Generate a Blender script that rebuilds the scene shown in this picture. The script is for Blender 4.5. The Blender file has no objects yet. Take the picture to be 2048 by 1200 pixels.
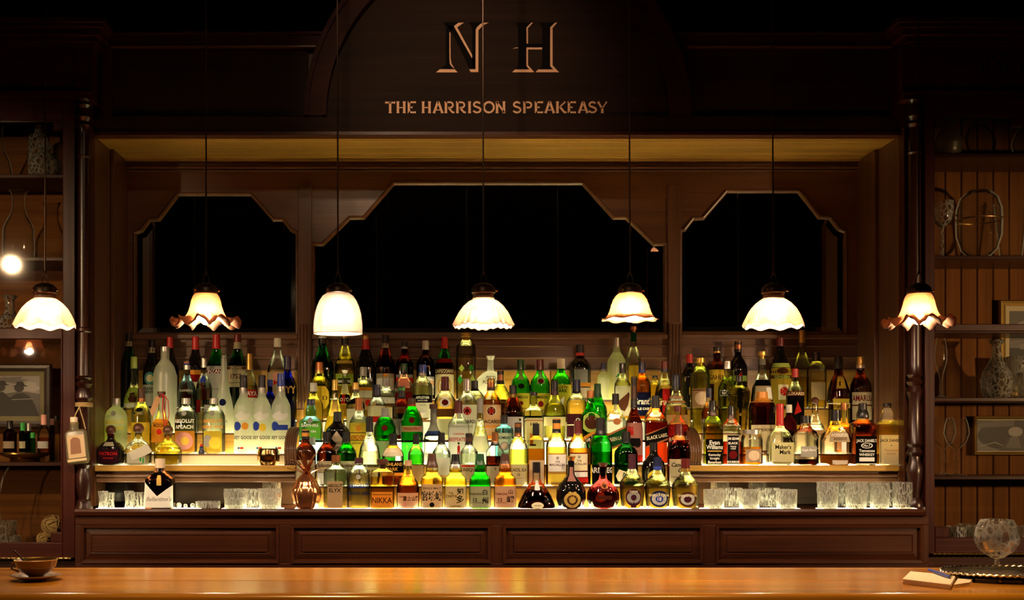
import bpy, bmesh, math, random
from mathutils import Vector
random.seed(7)
PI = math.pi
scene = bpy.context.scene
COL = scene.collection

# ------------------------------------------------------------ camera, world, light, exposure
CAMD, CAMZ, F, CX, CY = 5.0, 1.45, 2300.0, 880.0, 880.0
cam_data = bpy.data.cameras.new('camera')
cam = bpy.data.objects.new('camera', cam_data)
COL.objects.link(cam)
cam.location = (0, -CAMD, CAMZ)
cam.rotation_euler = (PI / 2, 0, 0)
cam_data.sensor_width = 36.0
cam_data.lens = 36.0 * F / 2048
cam_data.shift_x = (1024 - CX) / 2048
cam_data.shift_y = (CY - 600) / 2048
cam_data.clip_start = 0.05
scene.camera = cam
scene.view_settings.view_transform = 'Standard'
scene.view_settings.look = 'None'
scene.view_settings.gamma = 1.0
scene.view_settings.use_curve_mapping = False
scene.view_settings.exposure = 0.0
scene.cycles.max_bounces = 14
scene.cycles.diffuse_bounces = 3
scene.cycles.glossy_bounces = 4
scene.cycles.transmission_bounces = 14
scene.cycles.transparent_max_bounces = 40
scene.cycles.sample_clamp_indirect = 4.0
scene.cycles.use_denoising = True
scene.cycles.caustics_reflective = False
scene.cycles.caustics_refractive = True

world = bpy.data.worlds.new('world')
scene.world = world
world.use_nodes = True
world.node_tree.nodes['Background'].inputs[0].default_value = (1.0, 0.6, 0.35, 1)
world.node_tree.nodes['Background'].inputs[1].default_value = 0.0

def spot(name, loc, target, energy, color, size_deg, blend=0.8, radius=0.05):
    d = bpy.data.lights.new(name, 'SPOT')
    d.energy = energy; d.color = color; d.spot_size = math.radians(size_deg)
    d.spot_blend = blend; d.shadow_soft_size = radius
    o = bpy.data.objects.new(name, d)
    COL.objects.link(o)
    o.location = loc
    o.rotation_euler = (Vector(target) - Vector(loc)).to_track_quat('-Z', 'Y').to_euler()
    return o

WARM = (1.0, 0.62, 0.30)
for x, e in ((-1.25, 80), (-0.5, 180), (0.3, 210), (1.0, 165), (1.6, 90)):
    spot('ceiling_spot', (x, -2.0, 3.6), (x, -1.72, 1.07), e*1.25, (1.0, 0.60, 0.20), 34)
spot('offscreen_spot', (-2.92, -3.0, 2.645), (-1.95, 0.1, 1.75), 150, (1.0, 0.66, 0.34), 42, 0.6, 0.042)
spot('offscreen_spot', (-3.4, -3.0, 1.6), (-1.95, 0.1, 1.45), 90, (1.0, 0.66, 0.34), 34, 0.6, 0.07)  # unseen fill added to light the left cabinet's lower shelves
spot('offscreen_spot', (4.3, -3.0, 1.75), (2.5, 0.1, 1.6), 330, (1.0, 0.62, 0.30), 40, 0.6, 0.07)  # added fill kept out of view, brightens the right cabinet interior
spot('offscreen_spot', (-0.5, -3.4, 3.7), (-0.25, 0, 1.4), 30, (1.0, 0.74, 0.42), 62)  # front key added out of view to brighten bottles and labels
spot('offscreen_spot', (-0.3, -2.6, 3.7), (0.08, 0, 2.98), 150, (1.0, 0.68, 0.42), 34, 1.0)  # unseen spot added to lift the sign lettering

# ------------------------------------------------------------ helpers
def S(Y):
    return (CAMD + Y) / F
def P(px, py, Y):
    s = S(Y)
    return Vector(((px - CX) * s, Y, CAMZ - (py - CY) * s))
def XX(px, Y): return (px - CX) * S(Y)
def ZZ(py, Y): return CAMZ - (py - CY) * S(Y)

class MB:
    """collects faces of one mesh"""
    def __init__(self):
        self.v = []; self.f = []; self.m = []; self.mats = []; self.smooth = []
    def mi(self, mat):
        if mat not in self.mats: self.mats.append(mat)
        return self.mats.index(mat)
    def add(self, verts, faces, mat, smooth=False):
        n = len(self.v); k = self.mi(mat)
        self.v += [tuple(p) for p in verts]
        for f in faces:
            self.f.append(tuple(i + n for i in f)); self.m.append(k); self.smooth.append(smooth)
        return self
    def box(self, x0, x1, y0, y1, z0, z1, mat):
        if x0 > x1: x0, x1 = x1, x0
        if y0 > y1: y0, y1 = y1, y0
        if z0 > z1: z0, z1 = z1, z0
        vs = [(x0,y0,z0),(x1,y0,z0),(x1,y1,z0),(x0,y1,z0),(x0,y0,z1),(x1,y0,z1),(x1,y1,z1),(x0,y1,z1)]
        return self.add(vs, [(0,3,2,1),(4,5,6,7),(0,1,5,4),(1,2,6,5),(2,3,7,6),(3,0,4,7)], mat)
    def pbox(self, px0, px1, py0, py1, Y0, Y1, mat):
        """box whose front face (at Y0) covers the given rectangle"""
        return self.box(XX(px0, Y0), XX(px1, Y0), Y0, Y1, ZZ(py1, Y0), ZZ(py0, Y0), mat)
    def prism(self, pts, y0, y1, mat, back=True):
        """outline in XZ extruded in Y; pts clockwise or not"""
        a = sum(pts[i][0]*pts[(i+1) % len(pts)][1] - pts[(i+1) % len(pts)][0]*pts[i][1] for i in range(len(pts)))
        if a < 0: pts = pts[::-1]
        n = len(pts)
        vs = [(x, y0, z) for x, z in pts] + [(x, y1, z) for x, z in pts]
        fs = [tuple(range(n)), tuple(range(2*n-1, n-1, -1))]
        for i in range(n):
            j = (i+1) % n
            fs.append((i, i+n, j+n, j))
        return self.add(vs, fs, mat)
    def lathe(self, prof, mat, seg=24, c=(0,0,0), smooth=True, cap=True, fn=None):
        """prof: list of (r, z); fn(theta, r, z) -> (x, y, z) offset shape"""
        vs = []; fs = []
        for r, z in prof:
            for k in range(seg):
                t = 2*PI*k/seg
                if fn: x, y, zz = fn(t, r, z)
                else: x, y, zz = r*math.cos(t), r*math.sin(t), z
                vs.append((c[0]+x, c[1]+y, c[2]+zz))
        for i in range(len(prof)-1):
            for k in range(seg):
                a = i*seg+k; b = i*seg+(k+1) % seg
                fs.append((a, b, b+seg, a+seg))
        if cap:
            fs.append(tuple(range(seg-1, -1, -1)))
            n = (len(prof)-1)*seg
            fs.append(tuple(range(n, n+seg)))
        return self.add(vs, fs, mat, smooth)
    def extx(self, prof, x0, x1, mat, smooth=False):
        """profile [(y,z)] (counter-clockwise seen from +x) extruded along x"""
        n = len(prof)
        vs = [(x0, y, z) for y, z in prof] + [(x1, y, z) for y, z in prof]
        fs = [tuple(range(n-1, -1, -1)), tuple(range(n, 2*n))]
        for i in range(n):
            j = (i+1) % n
            fs.append((i, j, j+n, i+n))
        return self.add(vs, fs, mat, smooth)
    def tube(self, pts, r, mat, seg=8, smooth=True, closed=False):
        pts = [Vector(p) for p in pts]; n = len(pts); vs = []; fs = []
        up = Vector((0.13, 0.21, 0.97))
        for i, p in enumerate(pts):
            a = pts[(i-1) % n] if (closed or i > 0) else p
            b = pts[(i+1) % n] if (closed or i < n-1) else p
            d = (b-a).normalized()
            u = d.cross(up)
            if u.length < 0.05: u = d.cross(Vector((1, 0, 0)))
            u.normalize(); w = d.cross(u)
            rr = r[i] if isinstance(r, (list, tuple)) else r
            for k in range(seg):
                t = 2*PI*k/seg
                vs.append(p + u*rr*math.cos(t) + w*rr*math.sin(t))
        m = n if closed else n-1
        for i in range(m):
            for k in range(seg):
                a = i*seg+k; b = i*seg+(k+1) % seg
                c = ((i+1) % n)*seg+k; d2 = ((i+1) % n)*seg+(k+1) % seg
                fs.append((a, b, d2, c))
        if not closed:
            fs.append(tuple(range(seg-1, -1, -1))); fs.append(tuple(range((n-1)*seg, n*seg)))
        return self.add(vs, fs, mat, smooth)
    def build(self, name, parent=None, bevel=0.0, angle=40, kind=None, recalc=True, solid=0.0, offset=None):
        me = bpy.data.meshes.new(name)
        ox, oy, oz = (0, 0, 0)
        if offset is not None: ox, oy, oz = offset
        elif parent is not None:
            ox, oy, oz = WORLD.get(parent.name, (0, 0, 0))
        me.from_pydata([(x-ox, y-oy, z-oz) for x, y, z in self.v], [], self.f)
        for m in self.mats: me.materials.append(m)
        me.polygons.foreach_set('material_index', self.m)
        me.polygons.foreach_set('use_smooth', self.smooth)
        me.update()
        if recalc:
            bm = bmesh.new(); bm.from_mesh(me)
            bmesh.ops.recalc_face_normals(bm, faces=bm.faces[:])
            bm.to_mesh(me); bm.free()
        if any(self.smooth):
            me.set_sharp_from_angle(angle=math.radians(angle))
        o = bpy.data.objects.new(name, me)
        COL.objects.link(o)
        if parent is not None: o.parent = parent
        if parent is not None: WORLD[o.name] = (ox, oy, oz)
        if bevel:
            b = o.modifiers.new('edge', 'BEVEL'); b.width = bevel; b.segments = 2
            b.limit_method = 'ANGLE'; b.angle_limit = math.radians(35)
        if solid:
            b = o.modifiers.new('thick', 'SOLIDIFY'); b.thickness = solid; b.offset = -1
        if kind: o['kind'] = kind
        return o

WORLD = {}
def thing(name, label, cat, loc=(0, 0, 0), group=None):
    o = bpy.data.objects.new(name, None)
    COL.objects.link(o)
    o.empty_display_size = 0.05
    o.location = loc
    WORLD[o.name] = tuple(loc)
    o['label'] = label; o['category'] = cat
    if group: o['group'] = group
    return o
def copy_thing(src, loc, label, group=None):
    r = src.copy(); COL.objects.link(r); r.location = loc; r['label'] = label
    if group: r['group'] = group
    WORLD[r.name] = tuple(loc)
    for ch in list(src.children):
        c = ch.copy(); COL.objects.link(c); c.parent = r
        for g in list(ch.children):
            d = g.copy(); COL.objects.link(d); d.parent = c
    return r

# ------------------------------------------------------------ materials
MATS = {}
def newmat(name):
    m = bpy.data.materials.new(name); m.use_nodes = True
    nt = m.node_tree; nt.nodes.clear()
    out = nt.nodes.new('ShaderNodeOutputMaterial')
    return m, nt, out
def c4(c): return (c[0], c[1], c[2], 1.0)

def plain(col, rough=0.5, metal=0.0, coat=0.0, spec=0.5, name='plain'):
    key = (name, tuple(col), rough, metal, coat)
    if key in MATS: return MATS[key]
    m, nt, out = newmat(name)
    b = nt.nodes.new('ShaderNodeBsdfPrincipled')
    b.inputs['Base Color'].default_value = c4(col)
    b.inputs['Roughness'].default_value = rough
    b.inputs['Metallic'].default_value = metal
    b.inputs['Coat Weight'].default_value = coat
    b.inputs['Specular IOR Level'].default_value = spec
    nt.links.new(b.outputs[0], out.inputs[0])
    MATS[key] = m
    return m

def wood(name, c1, c2, axis='x', rough=0.35, scale=9.0, coat=0.3, stretch=14.0, bump=0.12, spec=0.5):
    key = (name, axis)
    if key in MATS: return MATS[key]
    m, nt, out = newmat(name)
    N = nt.nodes; Lk = nt.links
    tc = N.new('ShaderNodeTexCoord'); mp = N.new('ShaderNodeMapping')
    sc = [scale*stretch/4]*3
    sc['xyz'.index(axis)] = scale/stretch
    mp.inputs['Scale'].default_value = sc
    Lk.new(tc.outputs['Object'], mp.inputs[0])
    n1 = N.new('ShaderNodeTexNoise'); n1.inputs['Scale'].default_value = 1.0
    n1.inputs['Detail'].default_value = 8.0; n1.inputs['Roughness'].default_value = 0.65; n1.inputs['Distortion'].default_value = 0.9
    Lk.new(mp.outputs[0], n1.inputs['Vector'])
    n2 = N.new('ShaderNodeTexNoise'); n2.inputs['Scale'].default_value = 1.7; n2.inputs['Detail'].default_value = 3.0
    Lk.new(tc.outputs['Object'], n2.inputs['Vector'])
    mx = N.new('ShaderNodeMix'); mx.data_type = 'FLOAT'
    mx.inputs[0].default_value = 0.35
    Lk.new(n1.outputs[0], mx.inputs[2]); Lk.new(n2.outputs[0], mx.inputs[3])
    cr = N.new('ShaderNodeValToRGB')
    cr.color_ramp.elements[0].position = 0.32; cr.color_ramp.elements[0].color = c4(c1)
    cr.color_ramp.elements[1].position = 0.68; cr.color_ramp.elements[1].color = c4(c2)
    Lk.new(mx.outputs[0], cr.inputs[0])
    b = N.new('ShaderNodeBsdfPrincipled')
    b.inputs['Roughness'].default_value = rough
    b.inputs['Coat Weight'].default_value = coat
    b.inputs['Coat Roughness'].default_value = 0.22
    b.inputs['Specular IOR Level'].default_value = spec
    Lk.new(cr.outputs[0], b.inputs['Base Color'])
    bp = N.new('ShaderNodeBump'); bp.inputs['Strength'].default_value = bump; bp.inputs['Distance'].default_value = 0.01
    Lk.new(n1.outputs[0], bp.inputs['Height']); Lk.new(bp.outputs[0], b.inputs['Normal'])
    Lk.new(b.outputs[0], out.inputs[0])
    MATS[key] = m
    return m

def emit(col, strength, name='light_panel'):
    key = (name, tuple(col), strength)
    if key in MATS: return MATS[key]
    m, nt, out = newmat(name)
    e = nt.nodes.new('ShaderNodeEmission')
    e.inputs[0].default_value = c4(col); e.inputs[1].default_value = strength
    nt.links.new(e.outputs[0], out.inputs[0])
    MATS[key] = m
    return m

def glass(col, refr=0.45, rough=0.0, ior=1.33, gloss=1.0, edge=0.35, name='glass', haze=0.0, bump=0.0, bscale=(120, 120, 25), cuts=0.0, rim=0.0, fior=1.5):
    """tinted glass: part straight through, part bent, mirror-like at grazing angles, darker where it is seen edge-on"""
    key = (name, tuple(col), refr, rough, ior, gloss, edge)
    if key in MATS: return MATS[key]
    m, nt, out = newmat(name)
    N = nt.nodes; Lk = nt.links
    lw = N.new('ShaderNodeLayerWeight'); lw.inputs[0].default_value = 0.5
    cr = N.new('ShaderNodeValToRGB')
    cr.color_ramp.elements[0].position = 0.55; cr.color_ramp.elements[0].color = c4(col)
    cr.color_ramp.elements[1].position = 0.97; cr.color_ramp.elements[1].color = c4([x*edge for x in col])
    Lk.new(lw.outputs['Facing'], cr.inputs[0])
    tr = N.new('ShaderNodeBsdfTransparent'); Lk.new(cr.outputs[0], tr.inputs[0])
    rf = N.new('ShaderNodeBsdfRefraction'); rf.inputs['IOR'].default_value = ior; rf.inputs['Roughness'].default_value = rough
    Lk.new(cr.outputs[0], rf.inputs[0])
    if bump:
        tc = N.new('ShaderNodeTexCoord'); mp = N.new('ShaderNodeMapping'); mp.inputs['Scale'].default_value = bscale
        vo = N.new('ShaderNodeTexVoronoi'); vo.inputs['Scale'].default_value = 1.0
        bp = N.new('ShaderNodeBump'); bp.inputs['Strength'].default_value = bump; bp.inputs['Distance'].default_value = 0.004
        Lk.new(tc.outputs['Object'], mp.inputs[0]); Lk.new(mp.outputs[0], vo.inputs['Vector']); Lk.new(vo.outputs['Distance'], bp.inputs['Height'])
        Lk.new(bp.outputs[0], rf.inputs['Normal'])
    m1 = N.new('ShaderNodeMixShader'); m1.inputs[0].default_value = refr
    Lk.new(tr.outputs[0], m1.inputs[1]); Lk.new(rf.outputs[0], m1.inputs[2])
    gl = N.new('ShaderNodeBsdfGlossy'); gl.inputs['Roughness'].default_value = max(rough, 0.03)
    gl.inputs[0].default_value = (gloss, gloss, gloss, 1)
    fr = N.new('ShaderNodeFresnel'); fr.inputs[0].default_value = fior
    if bump: Lk.new(bp.outputs[0], gl.inputs['Normal'])
    m2 = N.new('ShaderNodeMixShader')
    Lk.new(fr.outputs[0], m2.inputs[0]); Lk.new(m1.outputs[0], m2.inputs[1]); Lk.new(gl.outputs[0], m2.inputs[2])
    last = m2
    if haze or cuts or rim:
        df = N.new('ShaderNodeBsdfDiffuse'); df.inputs[0].default_value = (.9, .9, .86, 1)
        tl = N.new('ShaderNodeBsdfTranslucent'); tl.inputs[0].default_value = (.9, .9, .86, 1)
        m3 = N.new('ShaderNodeMixShader'); m3.inputs[0].default_value = 0.5
        Lk.new(df.outputs[0], m3.inputs[1]); Lk.new(tl.outputs[0], m3.inputs[2])
        m4 = N.new('ShaderNodeMixShader'); m4.inputs[0].default_value = haze
        if cuts:     # ground cuts in the crystal scatter light along fine lines
            tc2 = N.new('ShaderNodeTexCoord'); mp2 = N.new('ShaderNodeMapping'); mp2.inputs['Scale'].default_value = bscale
            v2 = N.new('ShaderNodeTexVoronoi'); v2.feature = 'DISTANCE_TO_EDGE'; v2.inputs['Scale'].default_value = 1.0
            rp = N.new('ShaderNodeMapRange'); rp.inputs[1].default_value = 0.0; rp.inputs[2].default_value = 0.16; rp.inputs[3].default_value = cuts; rp.inputs[4].default_value = haze
            Lk.new(tc2.outputs['Object'], mp2.inputs[0]); Lk.new(mp2.outputs[0], v2.inputs['Vector']); Lk.new(v2.outputs['Distance'], rp.inputs[0]); Lk.new(rp.outputs[0], m4.inputs[0])
        if rim:
            rp = N.new('ShaderNodeMapRange'); rp.inputs[1].default_value = 0.6; rp.inputs[2].default_value = 1.0; rp.inputs[3].default_value = haze; rp.inputs[4].default_value = rim
            Lk.new(lw.outputs['Facing'], rp.inputs[0]); Lk.new(rp.outputs[0], m4.inputs[0])
        Lk.new(m2.outputs[0], m4.inputs[1]); Lk.new(m3.outputs[0], m4.inputs[2]); last = m4
    Lk.new(last.outputs[0], out.inputs[0])
    MATS[key] = m
    return m

def frosted(col, name='frosted_glass', trans=0.35):
    key = (name, tuple(col), trans)
    if key in MATS: return MATS[key]
    m, nt, out = newmat(name)
    N = nt.nodes; Lk = nt.links
    tl = N.new('ShaderNodeBsdfTranslucent'); tl.inputs[0].default_value = c4(col)
    df = N.new('ShaderNodeBsdfDiffuse'); df.inputs[0].default_value = c4([x*0.8 for x in col])
    rf = N.new('ShaderNodeBsdfRefraction'); rf.inputs[0].default_value = c4(col); rf.inputs['Roughness'].default_value = 0.35; rf.inputs['IOR'].default_value = 1.2
    tp = N.new('ShaderNodeBsdfTransparent'); tp.inputs[0].default_value = c4(col)
    gl = N.new('ShaderNodeBsdfGlossy'); gl.inputs['Roughness'].default_value = 0.35
    a = N.new('ShaderNodeMixShader'); a.inputs[0].default_value = 0.3
    Lk.new(tl.outputs[0], a.inputs[1]); Lk.new(df.outputs[0], a.inputs[2])
    b0 = N.new('ShaderNodeMixShader'); b0.inputs[0].default_value = 0.45
    Lk.new(rf.outputs[0], b0.inputs[1]); Lk.new(tp.outputs[0], b0.inputs[2])
    b = N.new('ShaderNodeMixShader'); b.inputs[0].default_value = trans
    Lk.new(a.outputs[0], b.inputs[1]); Lk.new(b0.outputs[0], b.inputs[2])
    c = N.new('ShaderNodeMixShader'); c.inputs[0].default_value = 0.08
    Lk.new(b.outputs[0], c.inputs[1]); Lk.new(gl.outputs[0], c.inputs[2])
    Lk.new(c.outputs[0], out.inputs[0])
    MATS[key] = m
    return m

def paper(col, trans=0.6):
    """label paper: light from behind shows through it"""
    key = ('label_paper', tuple(col), trans)
    if key in MATS: return MATS[key]
    m, nt, out = newmat('label_paper')
    N = nt.nodes; Lk = nt.links
    tl = N.new('ShaderNodeBsdfTranslucent'); tl.inputs[0].default_value = c4(col)
    df = N.new('ShaderNodeBsdfDiffuse'); df.inputs[0].default_value = c4(col)
    a = N.new('ShaderNodeMixShader'); a.inputs[0].default_value = trans
    Lk.new(df.outputs[0], a.inputs[1]); Lk.new(tl.outputs[0], a.inputs[2])
    Lk.new(a.outputs[0], out.inputs[0])
    MATS[key] = m
    return m
def ink(col): return paper(col, 0.15)

def shade_glass(name, col, transl=0.75, clear=0.2):
    m, nt, out = newmat(name)
    N = nt.nodes; Lk = nt.links
    tl = N.new('ShaderNodeBsdfTranslucent'); tl.inputs[0].default_value = c4(col)
    df = N.new('ShaderNodeBsdfDiffuse'); df.inputs[0].default_value = c4(col)
    a = N.new('ShaderNodeMixShader'); a.inputs[0].default_value = transl
    Lk.new(df.outputs[0], a.inputs[1]); Lk.new(tl.outputs[0], a.inputs[2])
    tp = N.new('ShaderNodeBsdfTransparent'); tp.inputs[0].default_value = c4(col)
    b = N.new('ShaderNodeMixShader'); b.inputs[0].default_value = clear
    Lk.new(a.outputs[0], b.inputs[1]); Lk.new(tp.outputs[0], b.inputs[2])
    gl = N.new('ShaderNodeBsdfGlossy'); gl.inputs['Roughness'].default_value = 0.1
    fr = N.new('ShaderNodeFresnel'); fr.inputs[0].default_value = 1.4
    c = N.new('ShaderNodeMixShader')
    Lk.new(fr.outputs[0], c.inputs[0]); Lk.new(b.outputs[0], c.inputs[1]); Lk.new(gl.outputs[0], c.inputs[2])
    Lk.new(c.outputs[0], out.inputs[0])
    return m

MAH = lambda ax='x': wood('mahogany', (0.022, 0.0055, 0.002), (0.075, 0.020, 0.007), ax, 0.42, 7, 0.05, spec=0.16)
MAHR = lambda ax='x': wood('red_mahogany', (0.016, 0.003, 0.002), (0.055, 0.010, 0.005), ax, 0.36, 7, 0.04, spec=0.14)
DARKR = lambda ax='x': wood('dark_red_panel', (0.014, 0.004, 0.003), (0.042, 0.011, 0.006), ax, 0.6, 7, 0.0, spec=0.1)
MAHC = lambda ax='z': wood('polished_mahogany', (0.010, 0.002, 0.0013), (0.036, 0.008, 0.004), ax, 0.32, 7, 0.3)
OAK = lambda ax='x': wood('brown_wood', (0.060, 0.024, 0.009), (0.150, 0.066, 0.024), ax, 0.42, 8, 0.2)
GOLDW = lambda ax='x': wood('honey_wood', (0.14, 0.062, 0.009), (0.55, 0.30, 0.045), ax, 0.38, 7, 0.25)
BARW = lambda ax='x': wood('bar_wood', (0.16, 0.04, 0.003), (0.85, 0.37, 0.035), ax, 0.16, 6, 0.25, 16, 0.03, spec=0.45)
PLANK = lambda ax='z': wood('plank_wood', (0.085, 0.032, 0.009), (0.23, 0.095, 0.026), ax, 0.8, 8, 0.0, spec=0.1)
DARKP = lambda ax='x': wood('dark_panel', (0.010, 0.005, 0.003), (0.028, 0.013, 0.007), ax, 0.7, 7, 0.0, spec=0.12)
PALEW = lambda ax='x': wood('pale_wood', (0.45, 0.30, 0.18), (0.62, 0.45, 0.28), ax, 0.45, 8, 0.1)
BRASS = plain((0.62, 0.40, 0.14), 0.28, 1.0, name='brass')
DKMET = plain((0.06, 0.035, 0.025), 0.4, 0.8, name='dark_bronze')
BLACK = plain((0.004, 0.003, 0.003), 0.8, 0, 0, 0.08, name='black_paint')
CREAM = plain((0.80, 0.45, 0.25), 0.6, name='cream_paint')

# text ------------------------------------------------------------------
TXT = {}
def text2d(s, shear=0.0, bold=0.0):
    key = (s, shear, bold)
    if key in TXT: return TXT[key]
    c = bpy.data.curves.new('lettering', 'FONT'); c.body = s; c.shear = shear; c.offset = bold
    c.resolution_u = 2
    o = bpy.data.objects.new('lettering', c)
    m = bpy.data.meshes.new_from_object(o)
    vs = [(v.co.x, v.co.y) for v in m.vertices]; fs = [tuple(p.vertices) for p in m.polygons]
    bpy.data.objects.remove(o); bpy.data.curves.remove(c); bpy.data.meshes.remove(m)
    x0 = min(v[0] for v in vs); x1 = max(v[0] for v in vs); y0 = min(v[1] for v in vs); y1 = max(v[1] for v in vs)
    h = y1-y0
    vs = [((x-(x0+x1)/2)/h, (y-(y0+y1)/2)/h) for x, y in vs]
    TXT[key] = (vs, fs, (x1-x0)/h)
    return TXT[key]
# ------------------------------------------------------------ room
DARKWALL = plain((0.012, 0.011, 0.009), 0.9, name='dark_wall_paint')
FLOORM = wood('floor_boards', (0.02, 0.01, 0.006), (0.05, 0.025, 0.014), 'x', 0.5, 4, 0.1)
def shell(name, *b, mat=DARKWALL):
    return MB().box(*b, mat).build(name, kind='structure')
shell('floor', -5, 6, -9, 1.2, -0.1, 0, mat=FLOORM)
shell('ceiling', -5, 6, -9, 1.2, 3.9, 4.0)
shell('wall_back', -5, 6, 0.62, 0.72, 0, 3.9)
shell('wall_front', -5, 6, -9.1, -9, 0, 3.9)
shell('wall_left', -5.1, -5, -9, 1.2, 0, 3.9)
shell('wall_right', 6, 6.1, -9, 1.2, 0, 3.9)

# ------------------------------------------------------------ niche (canopy) between the two cabinets
NX0, NX1 = XX(190, 0), XX(1797, 0)
NZT = ZZ(272, 0)
CZ = ZZ(1018, -0.16)          # back counter top
ND = 0.455
surround = thing('back_bar_surround', 'dark panelled wooden surround with three shaped mirrors behind the bottles', 'bar surround', (0.15, ND, 1.2))

# back panel with three mirror openings: built as solid board plus raised frames
def outline(pts, Y):
    return [(XX(x, Y), ZZ(y, Y)) for x, y in pts]
def offset_poly(pts, d):
    """mitred offset, positive = outward"""
    n = len(pts)
    A = sum(pts[i][0]*pts[(i+1) % n][1]-pts[(i+1) % n][0]*pts[i][1] for i in range(n))
    sgn = 1 if A > 0 else -1
    out = []
    for i in range(n):
        p0 = Vector(pts[i-1]); p1 = Vector(pts[i]); p2 = Vector(pts[(i+1) % n])
        a = (p1-p0).normalized(); b = (p2-p1).normalized()
        na = Vector((a.y, -a.x))*sgn; nb = Vector((b.y, -b.x))*sgn
        m = (na+nb)
        m = m/max(m.length_squared, 0.3)*2
        out.append((p1.x+m.x*d, p1.y+m.y*d))
    return out
def frame_sweep(mb, pts, prof, mat):
    """prof: [(offset, y)] swept round the closed outline"""
    rings = [[(x, y, z) for x, z in offset_poly(pts, d)] for d, y in prof]
    n = len(pts); vs = [v for r in rings for v in r]; fs = []
    for j in range(len(rings)-1):
        for i in range(n):
            k = (i+1) % n
            fs.append((j*n+i, j*n+k, (j+1)*n+k, (j+1)*n+i))
    mb.add(vs, fs, mat)

M_C = [(628,667),(628,490),(646,490),(700,437),(728,437),(788,368),(1165,368),(1227,437),(1252,437),(1307,490),(1329,490),(1329,667)]
M_L = [(272,667),(272,467),(284,463),(299,441),(318,441),(357,390),(502,390),(547,441),(566,441),(581,460),(593,467),(593,667)]
M_R = [(1362,665),(1362,463),(1370,461),(1387,439),(1407,438),(1454,384),(1597,384),(1638,436),(1659,437),(1677,460),(1689,465),(1689,665)]
MIRROR = plain((0.72, 0.72, 0.72), 0.015, 1.0, name='mirror_silver')
# the wooden panel, cut around the mirrors with a boolean-free approach: vertical strips
def panel_with_holes(mb, x0, x1, z0, z1, holes, y0, y1, mat):
    xs = sorted({x0, x1, *[x for h in holes for x, z in h]})
    def span(h, x):
        zs = []
        for i in range(len(h)):
            a, b = h[i], h[(i+1) % len(h)]
            if abs(a[0]-b[0]) < 1e-9: continue
            lo, hi = min(a[0], b[0]), max(a[0], b[0])
            if lo-1e-9 <= x <= hi+1e-9:
                zs.append(a[1]+(b[1]-a[1])*(x-a[0])/(b[0]-a[0]))
        return (min(zs), max(zs)) if len(zs) > 1 else None
    for xa, xb in zip(xs[:-1], xs[1:]):
        if xb-xa < 1e-6: continue
        xm = (xa+xb)/2
        hole = next((h for h in holes if min(p[0] for p in h) < xm < max(p[0] for p in h)), None)
        if hole is None:
            mb.add([(xa,y0,z0),(xb,y0,z0),(xb,y0,z1),(xa,y0,z1)], [(0,1,2,3)], mat)
        else:
            e = (xb-xa)*1e-4
            la, ha = span(hole, xa+e); lb, hb = span(hole, xb-e)
            mb.add([(xa,y0,z0),(xb,y0,z0),(xb,y0,lb),(xa,y0,la)], [(0,1,2,3)], mat)
            mb.add([(xa,y0,ha),(xb,y0,hb),(xb,y0,z1),(xa,y0,z1)], [(0,1,2,3)], mat)
    mb.box(x0, x1, y1-0.01, y1, z0, z1, mat)
Yp = ND
holes = [outline(m, Yp) for m in (M_L, M_C, M_R)]
mb = MB()
panel_with_holes(mb, NX0-0.02, NX1+0.02, CZ, NZT+0.03, holes, Yp, Yp+0.045, OAK('x'))
pn = mb.build('panelling', surround, recalc=False)
for nm, h in zip(('small', 'large', 'small'), holes):
    mb = MB(); mb.prism(h, Yp+0.016, Yp+0.022, MIRROR)
    mir = mb.build('mirror', surround)
    mb = MB()
    frame_sweep(mb, h, [(0.012, Yp+0.001), (0.012, Yp-0.008), (0.006, Yp-0.013), (0.0, Yp-0.011), (-0.005, Yp-0.003), (-0.005, Yp+0.017)], OAK('x'))
    mb.build('mirror_frame', mir)
    mb = MB()   # the bevelled edge of the glass
    frame_sweep(mb, h, [(-0.004, Yp+0.010), (-0.028, Yp+0.0158)], MIRROR)
    mb.build('mirror_bevel', mir)

def moulding(prof, x0, x1, mat, name, parent):
    return MB().extx(prof, x0, x1, mat).build(name, parent)
# cornice moulding below the soffit on the back panel
z = ZZ(322, Yp)
mb = MB()
for za, zb, d in ((0, -0.010, 0.020), (-0.012, -0.026, 0.012), (-0.028, -0.040, 0.022), (-0.042, -0.052, 0.010)):
    mb.box(NX0, NX1, Yp-d, Yp, z+za, z+zb, OAK('x'))
mb.build('cornice_moulding', surround, bevel=0.003)
# ledges below the mirrors
for x0, x1 in ((247, 596), (624, 1334), (1361, 1716)):
    mb = MB()
    for y, d, h in ((669, 0.022, 9), (690, 0.010, 4), (713, 0.014, 5), (738, 0.010, 4)):
        mb.box(XX(x0, Yp), XX(x1, Yp), Yp-d, Yp, ZZ(y+h, Yp), ZZ(y, Yp), OAK('x'))
    mb.build('ledge', surround, bevel=0.003)
# honey coloured boards low on the back
for x0, x1 in ((247, 596), (624, 1100), (1102, 1334), (1361, 1716)):
    mb = MB(); mb.box(XX(x0, Yp), XX(x1, Yp), Yp-0.008, Yp, CZ, ZZ(742, Yp), GOLDW('x'))
    mb.build('backboard', surround)
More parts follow.
